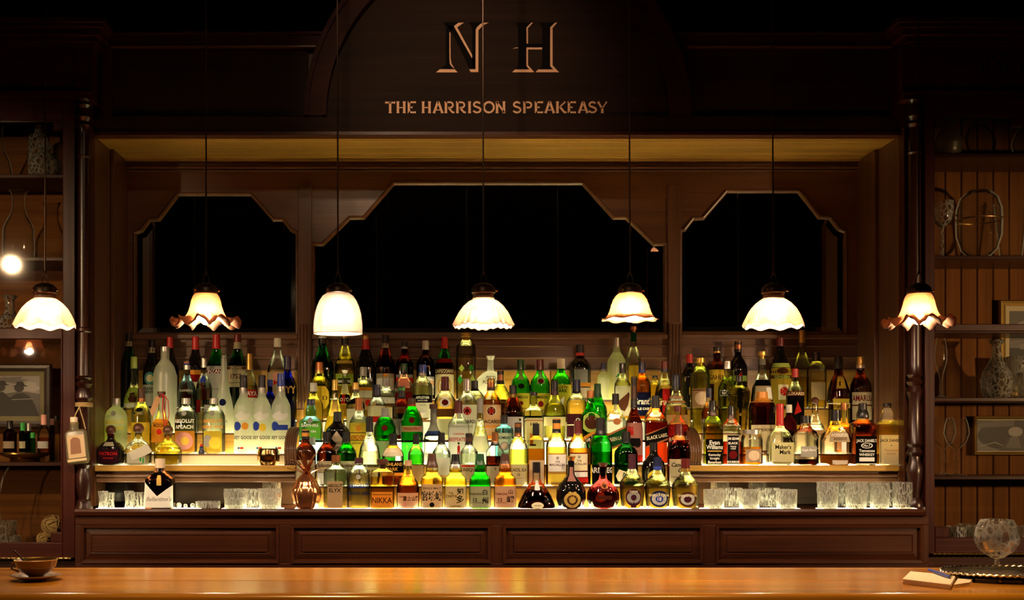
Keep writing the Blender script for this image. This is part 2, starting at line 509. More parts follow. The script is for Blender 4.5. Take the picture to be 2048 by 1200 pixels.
# pilasters
for xa, xb in ((597, 624), (1335, 1361)):
    mb = MB(); mb.box(XX(xa, Yp), XX(xb, Yp), Yp-0.012, Yp, ZZ(645, Yp), ZZ(370, Yp), OAK('z'))
    pil = mb.build('pilaster', surround, bevel=0.002)
    mb = MB()
    w = (XX(xb, Yp)-XX(xa, Yp))
    mb.box(XX(xa, Yp), XX(xb, Yp), Yp-0.026, Yp, CZ, ZZ(645, Yp), OAK('z'))
    for k in range(4):
        cx = XX(xa, Yp)+w*(k+0.5)/4
        mb.lathe([(0.006, CZ+0.1), (0.006, ZZ(652, Yp)), (0.001, ZZ(648, Yp))], OAK('z'), 8, c=(cx, Yp-0.026, 0))
    mb.build('fluting', pil, bevel=0.002)
# jambs and soffit of the niche
mb = MB()
mb.box(NX0-0.05, NX0, 0.0, Yp+0.03, CZ, NZT, OAK('z'))
mb.box(NX0, NX0+0.018, 0.23, Yp, CZ, NZT, OAK('z'))
mb.build('jamb', surround, bevel=0.004)
mb = MB()
mb.box(NX1, NX1+0.05, 0.0, Yp+0.03, CZ, NZT, OAK('z'))
mb.box(NX1-0.018, NX1, 0.23, Yp, CZ, NZT, OAK('z'))
mb.build('jamb', surround, bevel=0.004)
mb = MB()
ys = [0.0, 0.10, 0.20, 0.30, 0.38, Yp+0.03]
for a, b in zip(ys[:-1], ys[1:]):
    mb.box(NX0-0.05, NX1+0.05, a+0.002, b-0.001, NZT, NZT+0.03, GOLDW('x'))
mb.box(NX0-0.05, NX1+0.05, 0, Yp+0.03, NZT+0.012, NZT+0.04, GOLDW('x'))
mb.box(NX0, NX1, Yp-0.05, Yp-0.03, NZT-0.006, NZT, GOLDW('x'))
mb.build('soffit', surround, bevel=0.003)

# ------------------------------------------------------------ sign board over the niche
YS = -0.02
sign = thing('sign_board', 'dark wooden overmantel with an arched panel and painted lettering', 'sign', (0.25, 0.0, NZT))
mb = MB()
zt = ZZ(64, YS)
x0s, x1s = XX(200, YS), XX(1806, YS)
mb.box(x0s-0.05, x1s+0.05, 0.02, 0.06, NZT, ZZ(-90, 0.02)+0.0, MAH('x')) if False else None
mb.box(x0s-0.05, x1s+0.05, 0.03, 0.06, NZT, zt, MAH('x'))
mb.build('board', sign)
# beam
mb = MB()
mb.box(x0s-0.05, x1s+0.05, YS, 0.03, ZZ(268, YS), ZZ(232, YS), DARKP('x'))
mb.box(x0s-0.05, x1s+0.05, YS-0.010, 0.03, ZZ(272, YS), ZZ(263, YS), MAH('x'))
mb.build('beam', sign, bevel=0.003)
# top rail, end stiles
for xa, xb in ((200, 656), (1333, 1806)):
    mb = MB()
    mb.box(XX(xa, YS), XX(xb, YS), YS, 0.03, ZZ(92, YS), zt, DARKR('x'))
    mb.box(XX(xa, YS), XX(xb, YS), YS-0.014, 0.03, ZZ(70, YS), zt, DARKR('x'))
    mb.build('top_rail', sign, bevel=0.003)
for xa, xb in ((200, 222), (1784, 1806)):
    mb = MB(); mb.box(XX(xa, YS), XX(xb, YS), YS, 0.03, ZZ(232, YS), ZZ(92, YS), DARKR('z'))
    mb.build('end_stile', sign, bevel=0.003)
# arch band and tympanum
acx, acz = XX(995, YS), ZZ(232, YS)
ri, ro = 342*S(YS), 386*S(YS)
def arc(r, a0, a1, n): return [(acx+r*math.cos(a0+(a1-a0)*i/n), acz+r*math.sin(a0+(a1-a0)*i/n)) for i in range(n+1)]
mb = MB()
for i in range(48):
    a0, a1 = PI*i/48, PI*(i+1)/48
    q = [(acx+r*math.cos(a), acz+r*math.sin(a)) for r, a in ((ri, a0), (ro, a0), (ro, a1), (ri, a1))]
    for (ra, rb, yf) in ((ri, ri+0.018, YS-0.020), (ri+0.018, ro-0.02, YS-0.010), (ro-0.02, ro, YS-0.026)):
        q = [(acx+r*math.cos(a), acz+r*math.sin(a)) for r, a in ((ra, a0), (rb, a0), (rb, a1), (ra, a1))]
        mb.prism(q, yf, 0.03, DARKR('x'))
band = mb.build('arch_band', sign)
mb = MB(); mb.prism(arc(ri+0.004, 0, PI, 64), 0.005, 0.03, DARKP('x'))
tymp = mb.build('arch_panel', sign)
TY = 0.005
def ZP(q, sc, ox, oy): return [(XX(ox+x/sc, TY), ZZ(oy+y/sc, TY)) for x, y in q]
dark = [[(195,110),(480,110),(362,175),(302,262),(295,650),(300,765),(365,820),(150,820),(240,755),(240,175)],
        [(250,150),(365,172),(400,230),(640,665),(693,600),(693,822),(600,822),(480,560),(330,262)],
        [(590,110),(870,110),(765,140),(710,190),(693,235),(693,822),(655,822),(640,660),(640,190)],
        [(1290,118),(1545,118),(1465,190),(1462,775),(1500,825),(1290,825),(1337,770),(1337,180)],
        [(1650,118),(1910,118),(1825,190),(1822,775),(1870,825),(1650,825),(1702,770),(1702,180)],
        [(1460,440),(1705,440),(1705,495),(1460,495)]]
cream = [[(90,873),(150,825),(375,825),(420,873)],
         [(295,262),(302,258),(311,290),(312,660),(325,740),(372,815),(330,785),(300,740),(295,650)],
         [(362,172),(430,120),(515,118),(412,188),(638,605),(638,664)],
         [(593,825),(690,825),(693,235),(710,190),(765,138),(805,120),(888,118),(795,165),(735,232),(733,868),(618,868)],
         [(1462,195),(1535,118),(1562,118),(1486,203),(1486,435),(1465,435)],
         [(1462,495),(1700,495),(1700,525),(1486,525),(1486,765),(1582,871),(1245,871),(1290,828),(1508,828),(1462,775)],
         [(1822,190),(1895,118),(1930,118),(1859,200),(1859,768),(1957,871),(1600,871),(1640,828),(1870,828),(1822,778)],
         [(1255,517),(1290,497),(1335,494),(1335,503),(1290,507)]]
mb = MB()
for q in dark: mb.prism(ZP(q, 7.585, 860, 30), TY-0.0012, TY+0.001, BLACK)
for q in cream: mb.prism(ZP(q, 7.585, 860, 30), TY-0.0024, TY+0.001, CREAM)
mb.build('monogram', tymp)
# flared capitals drawn as strokes
def stroke(mb, a, b, w, flare0=1.35, flare1=1.35, y=TY):
    a, b = Vector(a), Vector(b); d = (b-a); L = d.length; d = d/L; n = Vector((-d.y, d.x))
    f = min(0.22*w/0.2, 0.3*L)
    q = []
    for t, k in ((0, flare0), (min(0.12, 0.3*L), 1), (L-min(0.12, 0.3*L), 1), (L, flare1)):
        q.append((a+d*t, w*k/2))
    left = [p+n*h for p, h in q]; right = [p-n*h for p, h in reversed(q)]
    return [(v.x, v.y) for v in left+right]
def curve_stroke(pts, w):
    pts = [Vector(p) for p in pts]; L = []; R = []
    for i, p in enumerate(pts):
        d = (pts[min(i+1, len(pts)-1)]-pts[max(i-1, 0)]).normalized(); n = Vector((-d.y, d.x))
        L.append(p+n*w/2); R.append(p-n*w/2)
    return [[(v.x, v.y) for v in (L[i], L[i+1], R[i+1], R[i])] for i in range(len(pts)-1)]
def arcp(cx, cy, rx, ry, a0, a1, n=14):
    return [(cx+rx*math.cos(math.radians(a0+(a1-a0)*i/n)), cy+ry*math.sin(math.radians(a0+(a1-a0)*i/n))) for i in range(n+1)]
VW, HW = 0.20, 0.14
def glyph(ch):
    """polygons in a unit-height box; returns list, width"""
    if ch == 'T': return [stroke(0, (0.42,0), (0.42,0.95), VW, 1.5, 1.0), stroke(0, (0,0.90), (0.84,0.90), HW, 1.5, 1.5)], 0.84
    if ch == 'H': return [stroke(0, (0.12,0), (0.12,1), VW), stroke(0, (0.66,0), (0.66,1), VW), stroke(0, (0.15,0.48), (0.63,0.48), 0.09, 1, 1)], 0.78
    if ch == 'E': return [stroke(0, (0.12,0), (0.12,1), VW, 1.2, 1.2), stroke(0, (0.1,0.93), (0.72,0.93), HW, 1, 1.3), stroke(0, (0.1,0.07), (0.72,0.07), HW, 1, 1.3), stroke(0, (0.15,0.5), (0.42,0.5), 0.09, 1, 2.2)], 0.74
    if ch == 'A': return [stroke(0, (0.08,0), (0.42,1), VW*0.95, 1.3, 0.9), stroke(0, (0.80,0), (0.44,1), VW*0.95, 1.3, 0.9), stroke(0, (0.25,0.27), (0.65,0.27), 0.08, 1, 1)], 0.86
    if ch in 'RP':
        r = [stroke(0, (0.12,0), (0.12,1), VW)] + curve_stroke([(0.12,0.93),(0.45,0.93)]+arcp(0.47,0.70,0.24,0.23,90,-90)+[(0.30,0.47)], HW)
        if ch == 'R': r += curve_stroke([(0.36,0.46),(0.52,0.25),(0.66,0.09),(0.84,0.05)], 0.16)
        return r, 0.86 if ch == 'R' else 0.76
    if ch == 'I': return [stroke(0, (0.13,0), (0.13,1), VW)], 0.26
    if ch == 'S': return curve_stroke(arcp(0.38,0.74,0.26,0.20,20,270,16)+arcp(0.38,0.28,0.30,0.22,80,-165,16), 0.155), 0.72
    if ch == 'O': return curve_stroke(arcp(0.5,0.5,0.42,0.44,0,360,28), 0.17), 1.0
    if ch == 'N': return [stroke(0, (0.11,0), (0.11,1), VW), stroke(0, (0.70,0), (0.70,1), VW), stroke(0, (0.08,0.97), (0.72,0.05), 0.15, 1, 1)], 0.81
    if ch == 'K': return [stroke(0, (0.12,0), (0.12,1), VW), stroke(0, (0.25,0.46), (0.78,0.97), 0.11, 1, 1.6)] + curve_stroke([(0.32,0.55),(0.55,0.27),(0.70,0.09),(0.88,0.05)], 0.17), 0.86
    if ch == 'Y': return [stroke(0, (0.45,0), (0.45,0.5), VW, 1.4, 1.0), stroke(0, (0.42,0.42), (0.08,0.97), 0.16, 1, 1.4), stroke(0, (0.46,0.42), (0.82,0.97), 0.11, 1, 1.6)], 0.86
_st = stroke
def stroke(_, a, b, w, f0=1.35, f1=1.35): return _st(None, a, b, w, f0, f1)
mb = MB()
ch_h = 23.5
for ch, px in zip('THEHARRISONSPEAKEASY', (770.5,793,815,843.5,866,889,912,936,945,966,991.5,1025,1046,1069,1089,1112,1135,1156,1176,1194)):
    polys, w = glyph(ch)
    for q in polys:
        pts = [(XX(px+x*ch_h, TY), ZZ(226.5-y*ch_h, TY)) for x, y in q]
        mb.prism(pts, TY-0.0016, TY+0.001, CREAM)
mb.build('lettering', tymp)
# recessed side panels
for xa, xb in ((222, 616), (1374, 1784)):
    mb = MB(); Y2 = 0.012
    mb.box(XX(xa, Y2), XX(xb, Y2), Y2, 0.03, ZZ(232, Y2), ZZ(92, Y2), DARKP('x'))
    p_ = mb.build('side_panel', sign, bevel=0.002)
    mb = MB(); mb.box(XX(xa, YS), XX(xb+(16 if xa < 600 else 0), YS), YS-0.006, 0.0, ZZ(95, YS), ZZ(91, YS), OAK('x'))
    mb.build('bead', p_, bevel=0.002)

# ------------------------------------------------------------ base cabinet and counter under the bottles
YF = -0.14
base = thing('base_cabinet', 'long dark mahogany base cabinet with raised panels under the bottle display', 'cabinet', (0.15, YF, 0))
bx0, bx1 = XX(150, YF), XX(1858, YF)
mb = MB()
mb.box(bx0, bx1, YF+0.012, 0.45, 0, CZ-0.03, MAH('x'))
mb.build('carcass', base)
mb = MB()
zz = lambda y: ZZ(y, YF)
mb.box(bx0, bx1, YF, YF+0.02, zz(1050), CZ-0.03, MAH('x'))
mb.box(bx0, bx1, YF, YF+0.02, zz(1230), zz(1126), MAH('x'))
mb.build('rail', base, bevel=0.003)
for a, b in ((150, 162), (558, 582), (982, 1006), (1406, 1432), (1846, 1858)):
    mb = MB(); mb.box(XX(a, YF), XX(b, YF), YF, YF+0.02, zz(1126), zz(1050), MAH('z'))
    mb.build('stile', base, bevel=0.002)
for a, b in ((162, 558), (582, 982), (1006, 1406), (1432, 1846)):
    mb = MB()
    h = [(XX(a, YF), zz(1126)), (XX(b, YF), zz(1126)), (XX(b, YF), zz(1050)), (XX(a, YF), zz(1050))]
    frame_sweep(mb, h, [(0.0, YF), (0.0, YF-0.006), (-0.012, YF-0.004), (-0.015, YF+0.010), (-0.040, YF+0.004), (-0.046, YF+0.006), (-0.048, YF+0.0)], MAH('x'))
    q = offset_poly(h, -0.048)
    mb.prism(q, YF, YF+0.012, MAH('x'))
    mb.build('panel', base)
counter = thing('display_counter', 'dark wooden back counter carrying the lowest row of bottles and glasses', 'counter', (0.15, 0, CZ-0.03))
mb = MB()
Yc = -0.16
mb.extx([(Yc, CZ-0.012), (Yc+0.006, CZ-0.028), (Yc+0.02, CZ-0.036), (0.45, CZ-0.036), (0.45, CZ-0.008), (Yc+0.03, CZ-0.008), (Yc+0.026, CZ), (Yc+0.006, CZ)], XX(148, Yc), XX(1850, Yc), MAH('x'))
mb.build('counter_top', counter, bevel=0.002)

# ------------------------------------------------------------ stepped centre display
LAMPC = (1.0, 0.85, 0.44)
def tread(name, parent, x0, x1, y0, y1, z, strength, col=LAMPC):
    MB().box(x0, x1, y0, y1, z-0.004, z, emit(col, strength)).build(name, parent)
TREAD_E = 7.0
rows = {'A': (-0.07, 1021), 'B': (0.03, 971), 'C': (0.12, 928), 'D': (0.21, 880), 'E': (0.30, 840), 'F': (0.39, 800)}
rows2 = {'1': (0.05, 930), '2': (0.15, 907), '3': (0.26, 866), '4': (0.37, 817)}
ROWZ = {}
for k, (y, b) in list(rows.items())+list(rows2.items()): ROWZ[k] = (y, ZZ(b, y))
ROWZ['A'] = (-0.07, CZ-0.004)
riser = thing('stepped_bottle_display', 'stepped wooden riser with lit treads carrying the centre bottles', 'display stand', (0.2, 0.2, CZ))
ks = 'ABCDEF'
cx0, cx1 = XX(594, 0), XX(1374, 0)
strength = {'A': 24, 'B': 18, 'C': 32, 'D': 40, 'E': 22, 'F': 9}
RW = {'B': GOLDW('x'), 'C': GOLDW('x'), 'D': emit((1.0, .90, .55), 3.6, 'backlit_panel'), 'E': emit((1.0, .86, .42), 1.2, 'backlit_panel'), 'F': GOLDW('x')}
for i, k in enumerate(ks):
    y, zt_ = ROWZ[k]
    y0 = y-0.046
    if k != 'A':
        zb = ROWZ[ks[i-1]][1]-0.004
        if k == 'B': zb = CZ-0.008
        mb = MB()
        mb.box(cx0, cx1, y0, y0+0.012, zb, zt_-0.006, RW[k])
        mb.box(cx0, cx1, y0-0.003, y0+0.006, zt_-0.010, zt_, OAK('x'))
        mb.build('riser_board', riser)
    ye = (ROWZ[ks[i+1]][0]-0.046) if k != 'F' else ND-0.009
    if k == 'A':
        for q0, q1 in ((196, 300), (345, 400), (446, 566), (1402, 1596), (1636, 1828)): tread('light_strip', riser, XX(q0, -.05), XX(q1, -.05), -0.105, -0.02, CZ-0.003, 16)
        tread('light_panel', riser, cx0, cx1, y0+0.006, ye-0.002, CZ-0.003, strength[k])
    else:
        tread('light_panel', riser, cx0, cx1, y0+0.006, ye-0.002, zt_-0.001, strength[k])
# side shelves
for nm, xa, xb, lab, st in (('l', 190, 592, 'lit wooden shelf with three low steps carrying vodka and tequila bottles', 13), ('r', 1376, 1797, 'lit wooden shelf with three low steps carrying liqueur and bourbon bottles', 14)):
    x0, x1 = XX(xa, 0)+0.001, XX(xb, 0)-0.001
    sh = thing('side_shelf', lab, 'shelf', ((x0+x1)/2, 0.2, ROWZ['1'][1]))
    z1 = ROWZ['1'][1]
    mb = MB(); mb.box(x0, x1, 0.0, Yp-0.01, z1-0.028, z1-0.004, OAK('x')); mb.box(x0, x1, -0.012, 0.006, z1-0.024, z1, GOLDW('x'))
    mb.build('shelf_board', sh, bevel=0.003)
    mb = MB()
    mb.box(x0, x1, 0.010, 0.04, z1-0.040, z1-0.026, OAK('x')); mb.box(x0, x1, -0.004, 0.03, z1-0.052, z1-0.040, OAK('x')); mb.box(x0, x1, 0.006, 0.03, z1-0.075, z1-0.052, OAK('x'))
    mb.build('apron_moulding', sh, bevel=0.005)
    mb = MB(); mb.box(x0, x1, 0.34, 0.35, CZ-0.006, z1-0.03, OAK('x'))
    mb.build('compartment_back', sh)
    ks2 = '1234'
    for i, k in enumerate(ks2):
        y, zt_ = ROWZ[k]; y0 = y-0.048
        ye = (ROWZ[ks2[i+1]][0]-0.048) if k != '4' else ND-0.009
        if k != '1':
            mb = MB(); mb.box(x0, x1, y0, y0+0.012, ROWZ[ks2[i-1]][1]-0.004, zt_-0.006, PALEW('x') if k == '2' or (nm == 'r' and k == '3') else GOLDW('x'))
            mb.box(x0, x1, y0-0.003, y0+0.006, zt_-0.008, zt_, OAK('x'))
            mb.build('riser_board', sh)
        tread('light_panel', sh, x0, x1, y0+0.006, ye-0.002, zt_-0.001, {'1': .32 if nm == 'l' else 2.3, '2': 1.2, '3': 0.5, '4': 0.25}[k]*st)
# carved scroll brackets at the ends of the centre display
for xs, lab in ((581, 'ribbed curved wooden bracket beside the frosted vodka bottles'), (1391, 'ribbed curved wooden bracket beside the white lettered black label bourbon')):
    t = thing('scroll_bracket', lab, 'bracket', (XX(xs, 0), 0.0, ROWZ['1'][1]))
    zb = ROWZ['1'][1]; zt2 = ZZ(855, 0.0)
    mb = MB(); n = 5; w = 24*S(0)/n
    for k in range(n):
        xx = XX(xs, 0)-12*S(0)+w*(k+0.5)
        pts = []; H = zt2-zb
        for i in range(15):
            a = PI/2*i/14
            pts.append((xx, 0.20-0.21*math.sin(a), zb+H*(0.35+0.65*math.cos(a))))
        pts += [(xx, -0.008, zb+H*0.2), (xx, 0.0, zb+H*0.08), (xx, -0.006, zb)]
        mb.tube(pts, w*0.56, OAK('z'), 8)
    mb.box(XX(xs, 0)-12*S(0), XX(xs, 0)+12*S(0), 0.01, 0.2, zb, zb+(zt2-zb)*0.3, OAK('z'))
    mb.build('ribbed_face', t)

# ------------------------------------------------------------ side display cabinets
YD = -0.10
def cabinet(side):
    L = side == 'l'
    lab = 'dark mahogany glazed cabinet with photograph, decanters and a hanging flask' if L else 'dark mahogany glazed cabinet with plank back, wine glasses and gold framed pictures'
    t = thing('display_cabinet', lab, 'cabinet', (-1.95 if L else 2.5, 0, 0))
    sx = lambda a: a            # pixel columns given per side
    zt_ = ZZ(33, YD-0.06)
    zc = lambda y: ZZ(y, YD)
    if L: ex0, ex1 = -260, 150
    else: ex0, ex1 = 1858, 2300
    X0, X1 = XX(ex0, YD), XX(ex1, YD)
    if L: inner = XX(186, 0); outer = X0
    else: inner = XX(1812, 0); outer = X1
    xa, xb = min(inner, outer), max(inner, outer)
    # carcass: sides, top, base
    mb = MB()
    side_in = XX(190, 0)-0.052 if L else XX(1797, 0)+0.052
    xi0, xi1 = (outer, side_in) if L else (side_in, outer)
    mb.box(xi0, xi1, 0.0, 0.58, ZZ(200, 0)+0.0, ZZ(60, 0), MAH('x'))
    mb.box(xi0, xi1, -0.08, 0.58, 0.0, ZZ(1108, YD), MAH('x'))
    if L: mb.box(side_in-0.03, side_in, -0.05, 0.58, 0, ZZ(60, 0), MAH('z'))
    else: mb.box(side_in, side_in+0.03, -0.05, 0.58, 0, ZZ(60, 0), MAH('z'))
    mb.box(outer-(0.03 if L else 0), outer+(0 if L else 0.03), -0.08, 0.58, 0, ZZ(60, 0), MAH('z'))
    mb.build('carcass', t, bevel=0.002)
    yb = 0.24 if L else 0.22
    mb = MB()
    zlo, zhi = ZZ(1112, YD), ZZ(196, YD)
    if L:
        mb.box(xi0, xi1-0.03, yb, yb+0.02, zlo, zhi, PLANK('x'))
    else:
        w = 0.0725; x = xi0+0.03
        while x < xi1:
            mb.box(x+0.002, min(x+w-0.002, xi1), yb, yb+0.02, zlo, zhi, PLANK('z'))
            mb.box(x+0.004, x+0.009, yb-0.002, yb+0.02, zlo, zhi, PLANK('z'))
            x += w
        mb.box(xi0, xi1, yb+0.008, yb+0.025, zlo, zhi, MAH('z'))
    mb.build('back_panel', t, bevel=0.0015)
    # shelves (front edge y pixel)
    ys_ = (351, 516, 660, 925) if L else (309, 513, 660, 796, 952)
    for y in ys_:
        mb = MB(); z = ZZ(y, -0.05)
        mb.box(xi0+0.001, xi1-0.03, -0.06, yb-0.001, z-0.014, z, OAK('x') if not L or y == 925 else MAHR('x'))
        mb.box(xi0+0.001, xi1-0.03, -0.065, -0.055, z-0.015, z+0.001, MAHR('x'))
        mb.build('shelf', t, bevel=0.002)
    # cornice (steps), frieze
    cx_ = XX(208, YD-0.06) if L else XX(1797, YD-0.06)
    mb = MB()
    for (ya, yb_, d, e) in ((33, 44, 0.075, 0), (44, 54, 0.066, 3), (54, 70, 0.05, 8), (70, 84, 0.032, 16), (84, 92, 0.02, 22)):
        Y = YD-d
        if L: mb.box(outer-0.03, XX(208-e, Y), Y, 0.02, ZZ(yb_, Y), ZZ(ya, Y), MAHR('x'))
        else: mb.box(XX(1797+e, Y), outer+0.03, Y, 0.02, ZZ(yb_, Y), ZZ(ya, Y), MAHR('x'))
    mb.build('cornice', t, bevel=0.003)
    ea, eb = (outer-0.03, XX(186, YD)) if L else (XX(1805, YD), outer+0.03)
    mb = MB(); mb.box(ea, eb, YD+0.002, 0.02, zc(184), zc(90), MAHR('x'))
    fr = mb.build('frieze', t, bevel=0.002)
    mb = MB()
    mb.box(ea, eb, YD-0.018, 0.0, zc(190), zc(183), MAHR('x')); mb.box(ea, eb, YD-0.010, 0.0, zc(200), zc(190), MAHR('x'))
    mb.build('moulding', fr, bevel=0.003)
    if L:
        mb = MB()
        q = [(148, 100), (176, 100), (176, 172), (162, 158), (148, 172)]
        mb.box(XX(146, YD), XX(148, YD), YD-0.004, YD+0.01, zc(178), zc(98), MAHR('z')); mb.box(XX(176, YD), XX(178, YD), YD-0.004, YD+0.01, zc(178), zc(98), MAHR('z'))
        mb.prism([(XX(148, YD), zc(176)), (XX(176, YD), zc(176)), (XX(162, YD), zc(158))], YD-0.006, YD+0.01, MAHR('x'))
        mb.build('carved_recess', fr)
    else:
        for cx in (1984, 2060):
            mb = MB(); c = (XX(cx, YD), YD, zc(131)); R = 24*S(YD)
            ring = [(c[0]+R*math.cos(a*PI/12), YD-0.003, c[2]+R*math.sin(a*PI/12)) for a in range(24)]
            mb.tube(ring, 0.0055, MAHR('x'), 6, closed=True)
            for k in range(4):
                a0 = PI/4+k*PI/2
                pet = [(c[0]+R*0.5*math.cos(a0)+R*0.30*math.cos(a), YD-0.003, c[2]+R*0.5*math.sin(a0)+R*0.30*math.sin(a)) for a in [j*PI/5 for j in range(10)]]
                mb.tube(pet, 0.005, MAHR('x'), 6, closed=True)
                mb.lathe([(0.008, 0), (0.006, 0.004), (0.001, 0.006)], MAHR('x'), 8, c=(0, 0, 0), fn=lambda th, r, z, a0=a0: (c[0]+R*1.1*math.cos(a0)+r*math.cos(th), YD-0.002-z, c[2]+R*1.1*math.sin(a0)+r*math.sin(th)))
            mb.build('carved_rosette', fr)
    # door
    d_ = MB(); W = MAHR('z')
    if L:
        fx0, fx1 = -190, 150
        d_.pbox(125, 150, 200, 1116, YD, YD+0.035, W)
        d_.pbox(fx0, 125, 200, 240, YD, YD+0.035, MAHR('x'))
        d_.pbox(106, 125, 240, 259, YD, YD+0.035, W)
        d_.pbox(fx0, 125, 656, 678, YD, YD+0.035, MAHR('x'))
        d_.pbox(fx0, 125, 1085, 1116, YD, YD+0.035, MAHR('x'))
        d_.pbox(101, 125, 1065, 1085, YD, YD+0.035, W)
        d_.pbox(121, 125, 675, 1065, YD, YD+0.035, W)
        d_.pbox(fx0, fx0+24, 240, 1085, YD, YD+0.035, W)
        gx = (fx0+20, 127)
    else:
        fx0, fx1 = 1850, 2240
        d_.pbox(1850, 1870, 200, 1112, YD, YD+0.035, W)
        d_.pbox(1870, fx1, 200, 234, YD, YD+0.035, MAHR('x'))
        d_.pbox(1870, 1889, 234, 253, YD, YD+0.035, W)
        d_.pbox(1870, fx1, 648, 662, YD, YD+0.035, MAHR('x'))
        d_.pbox(1870, fx1, 1075, 1106, YD, YD+0.035, MAHR('x'))
        d_.pbox(1870, 1898, 1054, 1075, YD, YD+0.035, W)
        d_.pbox(2024, 2050, 234, 252, YD, YD+0.035, W)
        d_.pbox(fx1-24, fx1, 234, 1085, YD, YD+0.035, W)
        gx = (1868, fx1-20)
    door = d_.build('door', t, bevel=0.003)
    mb = MB(); g = glass((0.98, 0.97, 0.95), 0.0, name='window_glass', edge=0.9)
    mb.box(XX(gx[0], YD), XX(gx[1], YD), YD+0.016, YD+0.019, zc(1086), zc(234), g)
    mb.build('glass_pane', door)
    # brass rail with beads at the foot
    mb = MB(); y = 1117 if L else 1108; z = ZZ(y, YD-0.03)
    xa2, xb2 = (XX(-240, YD), XX(146, YD)) if L else (XX(1862, YD), XX(2290, YD))
    mb.tube([(xa2, YD-0.03, z), (xb2, YD-0.03, z)], 0.004, BRASS, 8)
    x = xa2
    while x < xb2:
        mb.lathe([(0.001, -0.006), (0.005, -0.004), (0.0065, 0), (0.005, 0.004), (0.001, 0.006)], BRASS, 8, c=(x, YD-0.03, z)); x += 0.022
    mb.box(xa2, xb2, YD-0.03, -0.08, z-0.002, z+0.002, BRASS)
    mb.build('brass_beading', t)
    # turned column
    if L: pcx, r0 = 168, 0.031
    else: pcx, r0 = 1829, 0.030
    yc_ = -0.085
    c = (XX(pcx, yc_), yc_, 0)
    def zq(y): return ZZ(y, yc_)
    if L: seq = [(200, 1.1), (206, .7), (212, 1.1), (218, .7), (228, .75), (236, 1.15), (244, .75), (252, 1.05), (262, .75), (270, .8), (312, .85), (314, 1.0), (318, .82), (655, .88), (657, 1.05), (663, 1.05), (666, .85), (752, .95), (756, 1.15), (761, .8), (768, 1.15), (776, .8), (786, 1.1), (796, 1.15), (803, .85), (870, .8), (925, .95), (930, 1.15), (937, .85), (950, 1.12), (975, 1.05), (998, .75), (1002, 1.0), (1008, 1.0), (1014, 1.2), (1019, 1.2)]
    else: seq = [(202, 1.1), (208, .6), (213, .8), (222, 1.15), (234, 1.1), (243, .6), (249, 1.05), (256, .75), (262, .8), (303, .85), (306, 1.05), (310, .85), (730, .95), (745, .95), (750, 1.15), (756, .8), (764, 1.15), (772, .8), (784, 1.1), (800, .8), (880, .82), (888, 1.1), (895, .8), (905, 1.12), (913, .75), (925, .8), (935, 1.12), (948, 1.1), (985, .75), (995, .7), (1002, 1.05), (1008, 1.2), (1014, 1.2)]
    mb = MB(); mb.lathe([(r0*k, zq(y)) for y, k in reversed(seq)], MAHC('z'), 28, c=c)
    mb.build('turned_column', t, angle=32)
    # backing stile behind the column
    mb = MB()
    if L: mb.box(XX(150, YD+.04), XX(190, 0)-0.0005, -0.03, -0.002, CZ+0.001, ZZ(200, 0), MAH('z')); mb.box(XX(188, 0), XX(190, 0), -0.06, -0.0, CZ+0.001, ZZ(260, 0), MAH('z'))
    else: mb.box(XX(1797, 0)+0.0005, XX(1852, YD+.04), -0.03, -0.002, CZ+0.001, ZZ(200, 0), MAH('z')); mb.box(XX(1797, 0), XX(1799, 0), -0.06, -0.0, CZ+0.001, ZZ(260, 0), MAH('z'))
    mb.build('post', t, bevel=0.002)
    return t
# (built below)
cabL = cabinet('l'); cabR = cabinet('r')

# ------------------------------------------------------------ front bar
BARZ = 1.45-0.375
bar = thing('bar_counter', 'glossy golden brown wooden bar top with rounded front edge', 'bar counter', (0.3, -1.9, 0))
mb = MB()
for ya, yb in ((-2.19, -1.934), (-1.930, -1.62)):
    mb.box(-2.6, 3.2, ya, yb, BARZ-0.03, BARZ, BARW('x'))
mb.build('bar_top', bar, bevel=0.0025)
mb = MB()
prof = [(-2.19, BARZ+0.001)]+[(-2.19-0.026*math.sin(a), BARZ-0.025+0.026*math.cos(a)) for a in [PI*i/8 for i in range(1, 9)]]+[(-2.19, BARZ-0.055)]
mb.extx(prof, -2.6, 3.2, BARW('x'), True)
mb.build('nosing', bar)
mb = MB(); mb.box(-2.6, 3.2, -2.14, -2.08, 0, BARZ-0.03, MAH('x')); mb.box(-2.6, 3.2, -1.72, -1.68, 0, BARZ-0.03, MAH('x'))
mb.build('front_panel', bar)
